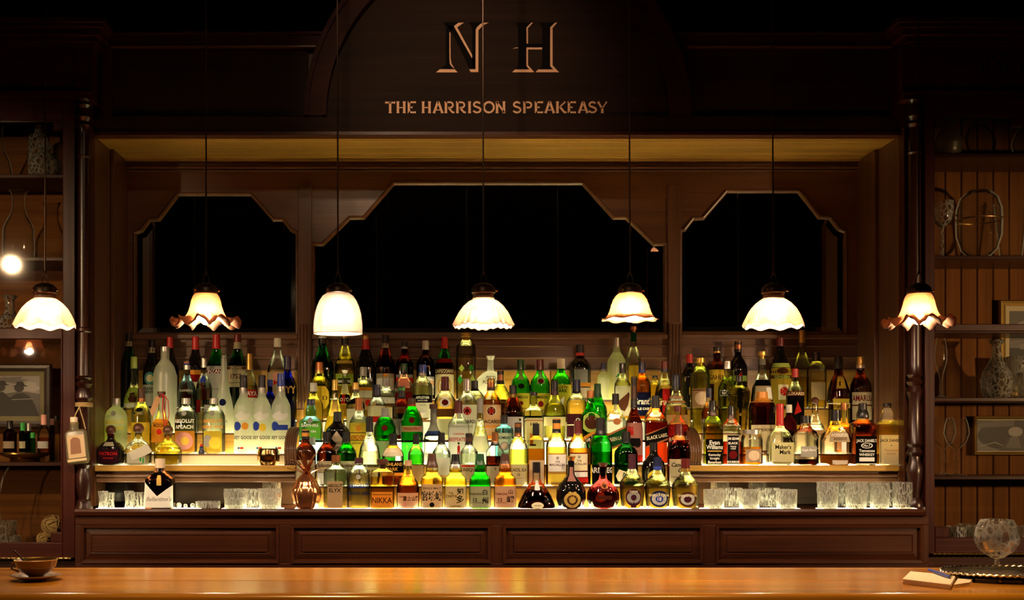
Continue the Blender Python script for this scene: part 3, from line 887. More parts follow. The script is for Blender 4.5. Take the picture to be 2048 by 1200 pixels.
# ------------------------------------------------------------ pendant lamps
YL = -0.80
SL = S(YL)
BULB = emit((1.0, 0.72, 0.47), 820.0, 'glowing_bulb')
SH_RIB = shade_glass('ribbed_shade_glass', (0.96, 0.70, 0.54), 0.72, 0.22)
SH_OPAL = shade_glass('opal_shade_glass', (0.98, 0.84, 0.76), 0.85, 0.05)
SH_AMB = shade_glass('amber_shade_glass', (0.96, 0.50, 0.30), 0.72, 0.24)
def lamp(px, kind, label, cordpx=None):
    X = XX(px, YL)
    t = thing('pendant_lamp', label, 'pendant lamp', (X, YL, ZZ(600, YL)), 'pendant lamps over the bar')
    zq = lambda y: ZZ(y, YL)
    # cord and hook
    mb = MB(); xc = XX(cordpx or px, YL)
    mb.tube([(xc, YL, 3.9), (xc+0.001, YL, 3.2), (X, YL, zq(545))], 0.0030, DKMET, 8)
    mb.build('cord', t)
    mb = MB()
    for s in (-1, 1):
        mb.tube([(X, YL, zq(545)), (X+s*0.006, YL, zq(550)), (X+s*0.011, YL, zq(560)), (X+s*0.012, YL, zq(569))], 0.0018, DKMET, 6)
    mb.lathe([(0.004, zq(549)), (0.006, zq(546)), (0.004, zq(542)), (0.001, zq(540))], DKMET, 10, c=(X, YL, 0))
    mb.build('hook', t)
    low = {'dome': 600, 'bead': 600, 'ruffle': 593, 'bell': 592, 'diamond': 594}[kind]
    mb = MB()
    pr = [(0.001, 566), (9, 566.5), (17, 570), (22, 575), (23.5, 577), (24, 586), (22, 587), (21.5, 588)]
    pr += [(20, low), (17, low)] if kind in ('dome', 'bead') else [(21, 590), (18, 591)]
    mb.lathe([(r*SL, zq(y)) for r, y in pr][::-1], DKMET, 28, c=(X, YL, 0), cap=False)
    gal = mb.build('gallery', t)
    mb = MB()
    for k in range(3):
        a = PI/2+0.35+k*2*PI/3
        p0 = Vector((X+math.cos(a)*22*SL, YL+math.sin(a)*22*SL, zq(582))); d = Vector((math.cos(a), math.sin(a), 0))
        mb.tube([p0, p0+d*0.009], 0.0022, BRASS, 6); mb.tube([p0+d*0.008, p0+d*0.012], 0.0042, BRASS, 8)
    mb.build('thumbscrew', gal)
    # shade
    K = {
     'dome': ([(19.5,590),(20,598),(25,601),(34,608),(43,618),(50,630),(55,641),(58,649),(59,654)], SH_RIB),
     'bead': ([(19.5,592),(21,600),(29,604),(39,613),(48,625),(54,637),(58,647),(60,653)], SH_RIB),
     'ruffle': ([(21,588),(25,594),(28,603),(30,613),(33,623),(37,631),(42,637),(49,641),(56,643),(62,643),(66,641)], SH_AMB),
     'bell': ([(23,588),(30,593),(36,602),(41,614),(45,628),(47,643),(48,656),(47.5,662),(48,668)], SH_OPAL),
     'diamond': ([(22,588),(27,592),(32,600),(36,611),(39,622),(43,631),(49,637),(54,639),(56,640)], SH_AMB)}[kind]
    prof, mat = K
    def fine(pr, n=3):
        o = []
        for (a, b), (c, d) in zip(pr[:-1], pr[1:]):
            for i in range(n): o.append((a+(c-a)*i/n, b+(d-b)*i/n))
        return o+[pr[-1]]
    prof = fine(prof)
    ymax = max(y for r, y in prof); seg = 144
    def fn(t, r, yp):
        u = max(0.0, min(1.0, (yp-prof[0][1])/(ymax-prof[0][1])))
        z = zq(yp); rr = r
        if kind == 'dome':
            rr *= 1+0.012*math.cos(48*t)+0.02*u**4*math.cos(9*t)
            z += SL*2.6*u**6*math.cos(9*t)
        elif kind == 'bead':
            rr *= 1+0.008*math.cos(30*t)+0.025*u**5*abs(math.cos(12*t))
            z += SL*(1.4*u**8*math.cos(24*t)+1.8*u**5*math.cos(6*t))
        elif kind == 'ruffle':
            e = max(0.0, (r-40)/26.0)
            rr *= 1+0.010*math.cos(48*t)*(1-e)+0.09*e*math.cos(9*t+0.5)
            z += SL*(9.5*e**0.7*math.cos(9*t+1.8)-4*e+2.0*e*math.cos(27*t))
        elif kind == 'bell':
            rr *= 1+0.006*math.cos(56*t)*(1-u)
        elif kind == 'diamond':
            rr *= 1+0.022*math.cos(22*t+yp*0.55)*math.cos(22*t-yp*0.55)*(1-u**6)
            e = max(0.0, (r-46)/10)
            rr *= 1+0.02*e*math.cos(24*t); z += SL*1.6*e*math.cos(8*t)
        return rr*SL*math.cos(t), rr*SL*math.sin(t), z
    mb = MB()
    mb.lathe(prof, mat, seg, c=(X, YL, 0), cap=False, fn=fn)
    so = mb.build('shade', t, angle=80, recalc=False, solid=0.0022)
    # bulb
    zb = {'dome': 628, 'bead': 630, 'ruffle': 638, 'bell': 634, 'diamond': 629}[kind]
    mb = MB(); R = 0.021 if kind != 'diamond' else 0.027
    c = (X, YL, zq(zb))
    pr = [(R*math.sin(a)+1e-4, -R*math.cos(a)) for a in [PI*i/12 for i in range(10)]]+[(0.013, R*1.4), (0.012, R*1.7)]
    mb.lathe(pr, BULB, 20, c=c)
    mb.build('bulb', t, offset=None)
    mb = MB(); mb.lathe([(0.0125, zq(zb)+R*1.7), (0.0135, zq(614)), (0.0225, zq(612)), (0.024, zq(600)), (0.020, zq(588))], DKMET, 24, c=(X, YL, 0))
    mb.build('lamp_holder', t)
    return t
lamp(90, 'dome', 'pendant lamp with clear scalloped dome shade in front of the photograph cabinet', 91)
lamp(412, 'ruffle', 'pendant lamp with amber frilled shade before the small mirror above the vermouth bottles')
lamp(676, 'bell', 'pendant lamp with tall smooth white bell shade, brightest of the row', 674)
lamp(967, 'bead', 'pendant lamp with bead edged dome shade in front of the middle of the large mirror', 965)
lamp(1260, 'diamond', 'pendant lamp with diamond cut amber shade and glowing globe showing below', 1257)
lamp(1547, 'dome', 'pendant lamp with scalloped dome shade in front of the small mirror over the liqueur bottles', 1543)
lamp(1838, 'ruffle', 'pendant lamp with amber frilled shade in front of the turned column', 1835)
lamp(-223, 'ruffle', 'pendant lamp with frilled shade seen only as a reflection in the cabinet door')
# ------------------------------------------------------------ bottle building
C_ = dict(blk=(.008,.007,.007), wht=(.88,.88,.82), crm=(.86,.79,.50), yel=(.85,.62,.06), org=(.80,.32,.04), red=(.50,.02,.015), drd=(.12,.008,.008),
          gld=(.65,.42,.10), cop=(.45,.17,.06), brn=(.08,.028,.014), grn=(.03,.30,.05), dgn=(.01,.07,.02), blu=(.03,.06,.35), nvy=(.01,.015,.06),
          gry=(.35,.34,.30), slv=(.6,.58,.52), pnk=(.75,.35,.28), tan=(.55,.34,.20), lgn=(.45,.62,.12), teal=(.10,.35,.33), pur=(.06,.014,.025), bei=(.66,.52,.36), pal=(.72,.72,.60))
KIND = {
 'std': ([(0,.92),(.02,1),(.58,1),(.64,.95),(.70,.75),(.76,.46),(.81,.36),(1,.34)], 2, .95),
 'slope': ([(0,.92),(.02,1),(.50,1),(.58,.92),(.68,.66),(.77,.44),(.85,.34),(1,.32)], 2, .95),
 'abs': ([(0,.94),(.02,1),(.60,1),(.69,.97),(.77,.80),(.825,.52),(.85,.38),(1,.37)], 2.1, .95),
 'goose': ([(0,.94),(.02,1),(.54,1),(.61,.94),(.67,.72),(.72,.48),(.77,.40),(1,.36)], 2.1, .95),
 'square': ([(0,.96),(.02,1),(.60,1),(.66,.92),(.72,.66),(.78,.42),(.84,.34),(1,.33)], 5, .9),
 'sqshort': ([(0,.96),(.02,1),(.68,1),(.74,.95),(.78,.55),(.81,.38),(1,.36)], 5, .85),
 'jd': ([(0,.97),(.02,1),(.62,1),(.67,.93),(.71,.62),(.74,.44),(.79,.48),(.84,.44),(.90,.34),(1,.33)], 5, .95),
 'pear': ([(0,.86),(.03,1),(.12,1),(.25,.90),(.40,.70),(.54,.48),(.68,.32),(.80,.26),(1,.25)], 2, .95),
 'flask': ([(0,.86),(.04,.98),(.15,1),(.34,1),(.44,.90),(.54,.66),(.60,.36),(.66,.26),(1,.26)], 3, .8),
 'chivas': ([(0,.80),(.05,.88),(.30,.97),(.42,1),(.50,.93),(.58,.72),(.66,.45),(.74,.30),(1,.28)], 2.3, .8),
 'xo': ([(0,.98),(.03,1),(.08,.98),(.25,.80),(.40,.60),(.50,.46),(.56,.28),(.64,.20),(1,.19)], 2.6, .7),
 'salute': ([(0,.72),(.04,.85),(.20,1),(.34,.98),(.46,.82),(.56,.50),(.64,.26),(.72,.22),(1,.22)], 2, .85),
 'sun': ([(0,.94),(.02,1),(.50,1),(.56,.94),(.62,.70),(.66,.54),(.71,.55),(.78,.50),(.88,.38),(1,.34)], 3.2, .92),
 'hend': ([(0,.94),(.02,1),(.62,1),(.66,.98),(.69,.88),(.80,.42),(.84,.34),(1,.33)], 2, .95),
 'tanq': ([(0,.88),(.06,.93),(.55,1),(.66,.97),(.78,.72),(.86,.42),(.89,.30),(1,.30)], 2, .95),
 'monk': ([(0,.86),(.02,.92),(.36,.84),(.40,.95),(.44,1),(.55,.93),(.68,.66),(.76,.40),(.84,.33),(.92,.36),(1,.30)], 2, .9),
 'round': ([(0,.88),(.03,.97),(.15,1),(.42,1),(.55,.88),(.65,.60),(.72,.38),(.80,.32),(1,.30)], 2, .92),
 'jar': ([(0,.93),(.03,1),(.72,1),(.82,.90),(.85,.84),(1,.84)], 2, .95),
 'long': ([(0,.92),(.02,1),(.40,1),(.48,.90),(.56,.60),(.63,.38),(.72,.32),(1,.30)], 2, .95),
 'cyl': ([(0,.95),(.02,1),(.76,1),(.82,.92),(.87,.55),(.90,.42),(1,.40)], 2, .95),
 'germ': ([(0,.62),(.03,.68),(.40,.80),(.62,.98),(.72,1),(.78,.86),(.82,.45),(.86,.30),(1,.28)], 2.6, .8),
 'disc': ([(0,.80),(.04,.94),(.25,1),(.50,1),(.64,.90),(.72,.55),(.76,.24),(.82,.20),(1,.20)], 2.6, .55),
 'balla': ([(0,.96),(.02,1),(.52,1),(.60,.94),(.68,.66),(.74,.38),(.80,.32),(1,.31)], 3.2, .8),
 'carved': ([(0,.94),(.02,1),(.5,.98),(.58,1),(.68,.85),(.75,.52),(.80,.4),(1,.36)], 2.6, .85),
}
GL = {
 'clr': lambda: glass((.93, .95, .90), .30, 0.0, 1.25, edge=.30, name='clear_glass'),
 'grn': lambda: glass((.10, .52, .12), .55, 0.0, 1.30, edge=.25, name='green_glass'),
 'dgn': lambda: glass((.03, .16, .05), .5, 0.0, 1.30, edge=.3, name='dark_green_glass'),
 'brn': lambda: glass((.20, .055, .02), .5, 0.0, 1.30, edge=.3, name='brown_glass'),
 'drd': lambda: glass((.14, .012, .012), .5, 0.0, 1.30, edge=.3, name='dark_red_glass'),
 'blk': lambda: plain((.006, .005, .005), .06, 0, .6, name='black_glass'),
 'blu': lambda: glass((.40, .74, .85), .5, 0.0, 1.30, edge=.3, name='pale_blue_glass'),
 'gbl': lambda: glass((.38, .50, .54), .5, 0.0, 1.30, edge=.3, name='smoke_blue_glass'),
 'cob': lambda: glass((.03, .05, .45), .5, 0.0, 1.30, edge=.3, name='cobalt_glass'),
 'fro': lambda: frosted((.86, .90, .78)),
 'fry': lambda: frosted((.82, .86, .55), 'pale_frosted_glass'),
 'lgn': lambda: glass((.72, .80, .40), .4, 0.0, 1.28, edge=.3, name='olive_clear_glass'),
 'cop': lambda: glass((.70, .32, .14), .5, 0.0, 1.30, edge=.3, name='copper_glass'),
}
LQ = {'amb': (.93,.50,.10), 'gold': (.96,.74,.22), 'yel': (.96,.88,.28), 'wat': (.95,.97,.92), 'lgn': (.82,.92,.30), 'red': (.55,.13,.04), 'brn': (.55,.20,.05), 'drk': (.20,.05,.02), 'pnk': (.90,.60,.45), 'grn': (.30,.75,.20), 'org': (.96,.55,.12), 'pal': (.95,.93,.65)}
def liq(k): return glass(LQ[k], .65, 0.0, 1.33, .6, edge=.6, name='liquor_'+k)
CAPM = {'cork': lambda: plain((.42, .25, .12), .8, name='cork'), 'glass': lambda: GL['clr']()}
def cap_mat(col):
    if col in CAPM: return CAPM[col]()
    if col in ('gld', 'cop', 'slv'): return plain(C_[col], .32, .85, name='cap_'+col)
    return plain(C_[col], .35, 0, .2, name='cap_'+col)

def sgnpow(v, p): return math.copysign(abs(v)**p, v)
class Shape:
    def __init__(s, kind, H, W):
        s.prof, s.n, s.dr = KIND[kind]
        s.H = H; s.R = W/2; s.rn = s.prof[-1][1]
        s.neck = max(s.rn*s.R, 0.0115)
        s.tube = kind
    def rad(s, f):
        p = s.prof
        f = max(0, min(1, f))
        for (a, ra), (b, rb) in zip(p[:-1], p[1:]):
            if f <= b:
                t = (f-a)/(b-a)
                if a >= .02: t = t*t*(3-2*t)*0.5+t*0.5
                return max((ra+(rb-ra)*t)*s.R, min(s.neck, s.R*.9))
        return s.neck
    def sec(s, f):
        a = s.rad(f); k = max(0, min(1, (a-s.neck)/max(s.R-s.neck, 1e-4))); k = k**.6
        n = 2+(s.n-2)*k
        b = a*(1+(s.dr-1)*k)
        return a, b, n
    def surf(s, phi, f, off):
        a, b, n = s.sec(f)
        a += off; b += off
        x = a*math.sin(phi); q = max(0.0, 1-abs(math.sin(phi))**n)**(1/n)
        return x, -b*q, f*s.H
    def body(s, mb, mat, f0=0.0, f1=1.0, off=0.0, seg=28, steps=26, close=True):
        fs_ = sorted({f0, f1, *[p[0] for p in s.prof if f0 < p[0] < f1], *[f0+(f1-f0)*i/steps for i in range(1, steps)]})
        rings = []
        for f in fs_:
            a, b, n = s.sec(f); a += off; b += off
            rings.append([(a*sgnpow(math.cos(2*PI*k/seg), 2/n), b*sgnpow(math.sin(2*PI*k/seg), 2/n), f*s.H) for k in range(seg)])
        vs = [v for r in rings for v in r]; fc = []
        for i in range(len(rings)-1):
            for k in range(seg):
                a = i*seg+k; b = i*seg+(k+1) % seg
                fc.append((a, b, b+seg, a+seg))
        if close:
            fc.append(tuple(range(seg-1, -1, -1))); m = (len(rings)-1)*seg; fc.append(tuple(range(m, m+seg)))
        mb.add(vs, fc, mat, True)

def label_mesh(sh, lab, base, s):
    """lab = (ytop, ybot, halfwidth fraction, paper colour, elements...)"""
    yt, yb, wf, pc = lab[:4]; els = lab[4:]
    f1 = (base-yt)/ (sh.H/s); f0 = (base-yb)/(sh.H/s)
    f1 = min(f1, .99); f0 = max(f0, .012)
    xc = 0.0
    hm = (f1-f0)*sh.H
    a_mid, _, n_mid = sh.sec((f0+f1)/2)
    pm = math.asin(min(.985, wf))
    half = a_mid*pm if n_mid < 2.6 else a_mid*wf
    def mp(u, v, off):
        if n_mid < 2.6: phi = u*pm
        else: phi = math.asin(max(-.999, min(.999, u*wf)))
        return sh.surf(phi, f0+(f1-f0)*v, off)
    mb = MB()
    def rect(u0, u1, v0, v1, mat, off, nu=10):
        nv = max(1, int((v1-v0)*8)); nu = max(2, int((u1-u0)*nu/2+.5)+1)
        vs = [mp(u0+(u1-u0)*i/nu, v0+(v1-v0)*j/nv, off) for j in range(nv+1) for i in range(nu+1)]
        fs = [(j*(nu+1)+i, j*(nu+1)+i+1, (j+1)*(nu+1)+i+1, (j+1)*(nu+1)+i) for j in range(nv) for i in range(nu)]
        mb.add(vs, fs, mat)
    if pc: rect(-1, 1, 0, 1, paper(C_[pc] if isinstance(pc, str) else pc), .0006)
    def poly(pts, mat, off):
        tris = [(pts[0], pts[i], pts[i+1]) for i in range(1, len(pts)-1)]
        def cut(t, n):
            L = [abs(t[i][0]-t[(i+1) % 3][0]) for i in range(3)]
            i = L.index(max(L))
            if L[i] < .22 or n > 5: return [t]
            a, b, c = t[i], t[(i+1) % 3], t[(i+2) % 3]; m = ((a[0]+b[0])/2, (a[1]+b[1])/2)
            return cut((a, m, c), n+1)+cut((m, b, c), n+1)
        for t in tris:
            for q in cut(t, 0): mb.add([mp(max(-1, min(1, u)), max(0, min(1, v)), off) for u, v in q], [(0, 1, 2)], mat)
    order = 0
    for e in els:
        order += 1; off = .0009+.00012*order
        k = e[0]
        if k == 'b': rect(-1, 1, e[1], e[2], ink(C_[e[3]]), off)
        elif k == 'r': rect(e[1], e[2], e[3], e[4], ink(C_[e[5]]), off)
        elif k == 'o':
            _, u, v, r, col = e[:5]; rx = r*hm/half; asp = e[5] if len(e) > 5 else 1.0
            poly([(u, v)]+[(u+rx*asp*math.cos(2*PI*i/20), v+r*math.sin(2*PI*i/20)) for i in range(21)], ink(C_[col]), off)
        elif k == 'p':   # free polygon fan around its first point
            poly(e[1], ink(C_[e[2]]), off)
        elif k == 't':
            _, s_, v, h, col = e[:5]; u0 = e[5] if len(e) > 5 else 0.0
            shear = e[6] if len(e) > 6 else 0.0; tilt = e[7] if len(e) > 7 else 0.0
            vs2, fs2, asp = text2d(s_, shear, .022)
            hw = h*hm; sx = 1.0; maxw = 1.9*half*(1-abs(u0))
            if asp*hw > maxw: sx = maxw/(asp*hw)
            pts = []
            for x, y in vs2:
                X = x*hw*sx; Y = y*hw
                if tilt: X, Y = X*math.cos(tilt)-Y*math.sin(tilt), X*math.sin(tilt)+Y*math.cos(tilt)
                pts.append(mp(u0+X/half, max(0, min(1, v+Y/hm)), off))
            mb.add(pts, fs2, ink(C_[col]))
    return mb

GRP = 'bottles on the back bar'
PLACED = []
def bottle(row, x, top, w, kind, gl, lq, cap, labs, name, desc, dy=0.0, extra=None, base_at=None):
    y, zb = ROWZ[row]; y += dy; s = S(y)
    base = CY+(CAMZ-zb)/s
    H = (base-top)*s; W = w*s*1.04
    t = thing(name, desc, 'bottle', (XX(x, y), y, zb), GRP)
    sh = Shape(kind, H, W)
    style, cf, ccol = cap[:3]
    gtop = 1.0-0.012
    if style in ('ball', 'cork', 'stopper', 'pour'): gtop = 1-cf*0.6
    mb = MB(); sh.body(mb, GL[gl](), 0, gtop)
    body = mb.build('glass_body', t, offset=(0, 0, 0), angle=50)
    if lq:
        k, lv = lq
        mb = MB(); sh.body(mb, liq(k), .018, lv, -0.0028)
        mb.build('liquor', t, offset=(0, 0, 0), angle=50)
    mb = MB(); cm = cap_mat(ccol)
    if style == 'cap':
        sh.body(mb, cm, 1-cf, 1.0, .0011, 20, 8)
        zt_ = H
        rr = sh.rad(1)+.0011
        mb.lathe([(rr, zt_-.0001), (rr*.9, zt_+.0015), (rr*.2, zt_+.0018)], cm, 20)
        if len(cap) > 3: sh.body(mb, cap_mat(cap[3]), 1-cf, 1-cf*.72, .0018, 20, 3)
        if len(cap) > 4: sh.body(mb, cap_mat(cap[4]), 1-cf*.3, 1-cf*.05, .0018, 20, 3)
    elif style == 'ball':
        r = cf*H*.5
        mb.lathe([(r*max(.02, math.sin(a)), H-r-r*math.cos(a)) for a in [PI*i/10 for i in range(11)]], cm, 20)
        mb.lathe([(sh.neck*.8, H*(1-cf*1.05)), (sh.neck*.8, H-r*1.5)], cm, 16)
    elif style == 'cork':
        r = sh.neck*1.35
        mb.lathe([(sh.neck*.8, H*(1-cf)), (sh.neck*.8, H*(1-cf*.55)), (r, H*(1-cf*.5)), (r, H-.001), (r*.9, H)], cm, 18)
    elif style == 'stopper':
        r = sh.neck
        mb.lathe([(r*.7, H*(1-cf)), (r*.7, H*(1-cf*.6)), (r*.95, H*(1-cf*.55)), (r*1.5, H*(1-cf*.08)), (r*1.4, H)], cm, 18)
    elif style == 'pour':
        r = sh.neck
        mb.lathe([(r*1.1, H*(1-cf)), (r*1.1, H*(1-cf*.5)), (r*.5, H*(1-cf*.4)), (r*.25, H)], cm, 18)
    mb.build({'cap': 'cap', 'ball': 'stopper', 'cork': 'cork_stopper', 'stopper': 'stopper', 'pour': 'pourer'}[style], t, offset=(0, 0, 0))
    for i, lb in enumerate(labs):
        label_mesh(sh, lb, base, s).build('neck_label' if lb[1] < top+(base-top)*.42 else 'label', t, offset=(0, 0, 0), recalc=False)
    if extra: extra(t, sh, H, W)
    PLACED.append([t, W/2, W/2*sh.dr, H])
    return t
# ------------------------------------------------------------ the bottles
# lowest row on the counter
def pineapple():
    y, zb = ROWZ['A']; y -= .02; s = S(y)
    t = thing('copper_pineapple_bottle', 'copper glass pineapple shaped vessel with spiky leaf crown on the counter', 'ornament bottle', (XX(613, y), y, zb), GRP)
    H = 72*s; R = 29*s
    pr = [(R*k, H*f) for f, k in ((0,.55),(.05,.72),(.2,.93),(.4,1),(.6,.93),(.78,.72),(.9,.45),(1,.22))]
    fine = []
    for (a, b), (c, d) in zip(pr[:-1], pr[1:]):
        for i in range(4): fine.append((a+(c-a)*i/4, b+(d-b)*i/4))
    fine.append(pr[-1])
    cu = plain((.72, .28, .11), .16, .9, name='polished_copper')
    mb = MB(); mb.lathe(fine, cu, 72, fn=lambda th, r, z: (r*(1+.06*math.cos(9*th+z/H*7)*math.cos(9*th-z/H*7))*math.cos(th), r*(1+.06*math.cos(9*th+z/H*7)*math.cos(9*th-z/H*7))*math.sin(th), z))
    mb.build('ribbed_body', t, offset=(0, 0, 0), angle=80)
    mb = MB()
    for k in range(17):
        lay = k // 6; a = k*2.4; L = (34+lay*6)*s; out = (.95-.33*lay)
        p0 = Vector((0, 0, H*.95+lay*.006)); d = Vector((math.cos(a)*out, math.sin(a)*out, 1-.25*(2-lay))).normalized()
        sd = Vector((-math.sin(a), math.cos(a), 0)); w = 4.6*s
        vs = [p0-sd*w*.6, p0+sd*w*.6]; fs = []
        for i in range(1, 6):
            f = i/5; p = p0+d*L*f+Vector((math.cos(a), math.sin(a), -.3))*(L*.25*f*f); ww = w*(1-f)**.6*1.1+.0002
            vs += [p-sd*ww+Vector((0, 0, .001)), p+sd*ww]
            m = len(vs); fs.append((m-4, m-3, m-1, m-2))
        mb.add(vs, fs, cu)
    mb.build('leaf_crown', t, offset=(0, 0, 0), solid=.0012)
pineapple()
B = bottle
B('A',672,911,49,'sqshort','clr',('wat',.72),('cap',.13,'cop'),[(962,1014,.62,'tan',('t','ABSOLUT',.84,.13,'blk'),('t','ELYX',.66,.15,'blk'))],
  'vodka_bottle','square clear bottle with copper cap and tan label beside the copper pineapple')
B('A',718,916,45,'abs','clr',('wat',.70),('cap',.11,'pur'),[(962,994,.9,None,('t','ABSOLUT',.72,.26,'blu'),('t','BUENOS AIRES',.25,.20,'nvy')),(948,958,.3,None,('o',0,.5,.5,'gry'))],
  'vodka_bottle','clear short necked bottle with blue lettering and dark cap on the counter')
B('A',765,918,46,'sqshort','clr',('gold',.64),('cork',.20,'brn'),[(983,1016,.86,'org',('r',-.9,.9,.82,.86,'brn'),('t','NIKKA',.5,.34,'brn'))],
  'whisky_bottle','squat square whisky bottle with wide dark stopper and orange label')
B('A',816,921,44,'round','clr',('amb',.66),('cap',.11,'tan'),[(985,1014,.9,'bei',('t','富士山麓',.62,.34,'blk',.30),('t','THE FUJI',.72,.14,'brn',-.45),('p',[(-.6,.1),(-.3,.34),(0,.1)],'pnk'))],
  'whisky_bottle','whisky bottle with pinkish stopper, amber liquor line and beige label with brush characters')
B('A',864,908,43,'sun','clr',('gold',.70),('cap',.25,'brn','brn'),[(968,1018,.92,'bei',('t','SINGLE MALT',.84,.09,'brn'),('t','宮城峡',.52,.42,'blk'),('o',0,.16,.10,'blk'))],
  'whisky_bottle','whisky bottle with brown cap and beige label with three large brush characters')
B('A',911,909,43,'sun','clr',('yel',.72),('cap',.25,'blk','slv'),[(972,1018,.92,'bei',('t','知',.78,.30,'blk',.42),('t','多',.42,.36,'blk',.42),('t','THE',.70,.08,'brn',-.45),('t','CHITA',.56,.13,'brn',-.4),('t','SUNTORY',.10,.08,'brn'))],
  'whisky_bottle','pale yellow whisky bottle with black cap beside the green one on the counter')
B('A',960,908,42,'sun','grn',('grn',.74),('cap',.20,'dgn'),[(972,1018,.92,'bei',('t','白',.74,.26,'blk',.45),('t','州',.36,.30,'blk',.45),('t','HAKUSHU',.66,.10,'brn',-.4),('t','12',.40,.16,'blk',-.5),('r',-.9,.1,.26,.28,'brn'))],
  'whisky_bottle','bright green whisky bottle with beige label in the counter row')
B('A',1010,908,43,'sun','clr',('amb',.74),('cap',.25,'brn','cop'),[(972,1018,.92,'bei',('t','山',.76,.22,'blk',.48),('t','崎',.42,.34,'blk',.48),('t','YAMAZAKI',.66,.10,'brn',-.4),('t','12',.40,.16,'blk',-.5),('r',-.9,.1,.26,.28,'brn'))],
  'whisky_bottle','amber whisky bottle with brown cap and beige label next to the flared cognac decanter')
B('A',1073,925,76,'xo','clr',('drk',.42),('cap',.22,'blk'),[(1003,1018,.42,None,('o',0,.5,.5,'crm',1.9),('t','HENNESSY',.5,.16,'brn')),(960,980,.24,None,('o',0,.5,.5,'wht'))],
  'cognac_bottle','cognac decanter flaring down to a wide base, with pale oval label and dark liquor')
B('A',1142,912,60,'salute','blk',None,('stopper',.16,'gld'),[(982,1016,.56,None,('o',0,.5,.46,'gld',1.15),('o',0,.5,.30,'brn',1.1),('o',0,.5,.2,'gld'),('p',[(0,.8),(-.5,.95),(-.25,1),(0,.93),(.25,1),(.5,.95)],'gld')),(934,962,.5,'pnk')],
  'cognac_bottle','black round bottle with gold crown stopper and gold crest')
B('A',1206,925,66,'salute','drd',None,('stopper',.15,'brn'),[(962,978,.6,None,('o',0,.5,.42,'cop'),('o',0,.5,.26,'brn')),(990,998,.45,'brn')],
  'whisky_bottle','dark red ribbed decanter bottle with dark neck on the counter')
B('A',1264,909,52,'chivas','clr',('pal',.62),('cap',.27,'pur'),[(976,1014,.72,None,('o',0,.52,.46,'pur',1.05),('o',0,.52,.30,'gry',1.3),('o',0,.52,.16,'pur'),('t','CHIVAS',.84,.10,'crm'),('r',-.3,.3,0,.2,'pur'))],
  'whisky_bottle','round shouldered clear whisky bottle with dark purple cap and dark oval crest')
B('A',1315,915,52,'chivas','clr',('pal',.62),('cap',.24,'nvy','blu'),[(980,1014,.82,None,('o',0,.5,.48,'nvy',1.25),('o',0,.5,.36,'slv',1.3),('o',0,.5,.2,'blu',1.2),('t','CHIVAS REGAL',.72,.15,'crm'),('t','18',.5,.22,'wht'))],
  'whisky_bottle','round shouldered clear whisky bottle with navy cap and blue oval crest')
B('A',1371,918,54,'chivas','clr',('pal',.62),('cap',.26,'drd','gld'),[(982,1014,.78,None,('o',0,.5,.48,'brn',1.2),('o',0,.5,.34,'slv',1.3),('o',0,.5,.2,'pur',1.2),('t','CHIVAS REGAL',.74,.14,'crm')),(952,966,.6,None)],
  'whisky_bottle','round shouldered clear whisky bottle with dark red cap, beside the tumblers on the counter')

# second row
B('B',611,860,42,'std','brn',None,('cap',.16,'org','blk','blk'),[(920,968,.92,'crm')],
  'rum_bottle','brown bottle with orange neck seal and cream label standing behind the copper pineapple')
B('B',653,864,43,'std','brn',None,('cap',.2,'blk'),[(922,968,.94,'crm',("t","Ballantine's",.82,.16,'brn',0,.3),('r',-.8,.8,.0,.5,'wht'),('r',-.8,.8,.5,.52,'brn'))],
  'whisky_bottle','dark brown bottle with black cap and cream script label, second row')
B('B',693,864,43,'std','grn',('grn',.6),('cap',.2,'blk'),[(922,968,.94,'crm',("t","Ballantine's",.82,.16,'brn',0,.3))],
  'whisky_bottle','green shouldered bottle with black cap and cream script label')
B('B',739,834,42,'round','clr',('pal',.5),('cap',.22,'blk'),[(934,966,.8,'crm',('t','APA',.70,.26,'brn'))],
  'liqueur_bottle','clear globe shouldered bottle with tall black cap and cream label')
B('B',786,868,42,'std','clr',('amb',.45),('cap',.22,'blk'),[(921,951,.94,'blk',('t','HIGHLAND',.76,.22,'gld'),('t','PARK',.44,.22,'gld'),('b',0,.2,'org')),(896,912,.9,'wht')],
  'whisky_bottle','clear bottle with black cap, black label with gold letters and an orange stripe')
B('B',832,868,32,'std','clr',('lgn',.60),('cap',.2,'blk'),[(930,962,.9,'tan')],
  'rum_bottle','slim clear bottle with dark cap just behind the pinkish stoppered whisky')
B('B',883,866,36,'std','clr',('wat',.60),('cap',.22,'blk'),[(915,955,.9,'wht',('b',.0,.12,'gld'))],
  'gin_bottle','clear bottle with black cap and white label before the blue collared one')
B('B',938,867,36,'std','clr',('wat',.62),('cap',.22,'brn','blk','blk'),[(928,962,.9,'bei',('t','UNIQUE',.66,.24,'brn'),('b',.84,.94,'red'))],
  'vodka_bottle','clear bottle with black and copper cap, beige label with a red line')
B('B',990,865,36,'square','clr',('drk',.56),('cap',.25,'cop','blk'),[(932,968,.9,'crm',('t','Y',.85,.16,'brn'))],
  'liqueur_bottle','dark liquor bottle with copper topped black cap and cream label')
B('B',1036,846,42,'std','clr',('yel',.58),('cap',.22,'blk','cop','cop'),[(929,968,.94,'crm',('t','CAOL ILA',.74,.18,'brn'),('t','12',.5,.14,'brn'),('r',-.6,.6,.3,.32,'tan'))],
  'whisky_bottle','olive yellow whisky bottle with black capsule and cream label marked 12')
B('B',1072,848,38,'sqshort','clr',('amb',.60),('cap',.19,'blk'),[(920,966,.84,'crm',('t','O',.52,.16,'brn'))],
  'whisky_bottle','square clear whisky bottle with black cap and pale label behind the cognac decanter')
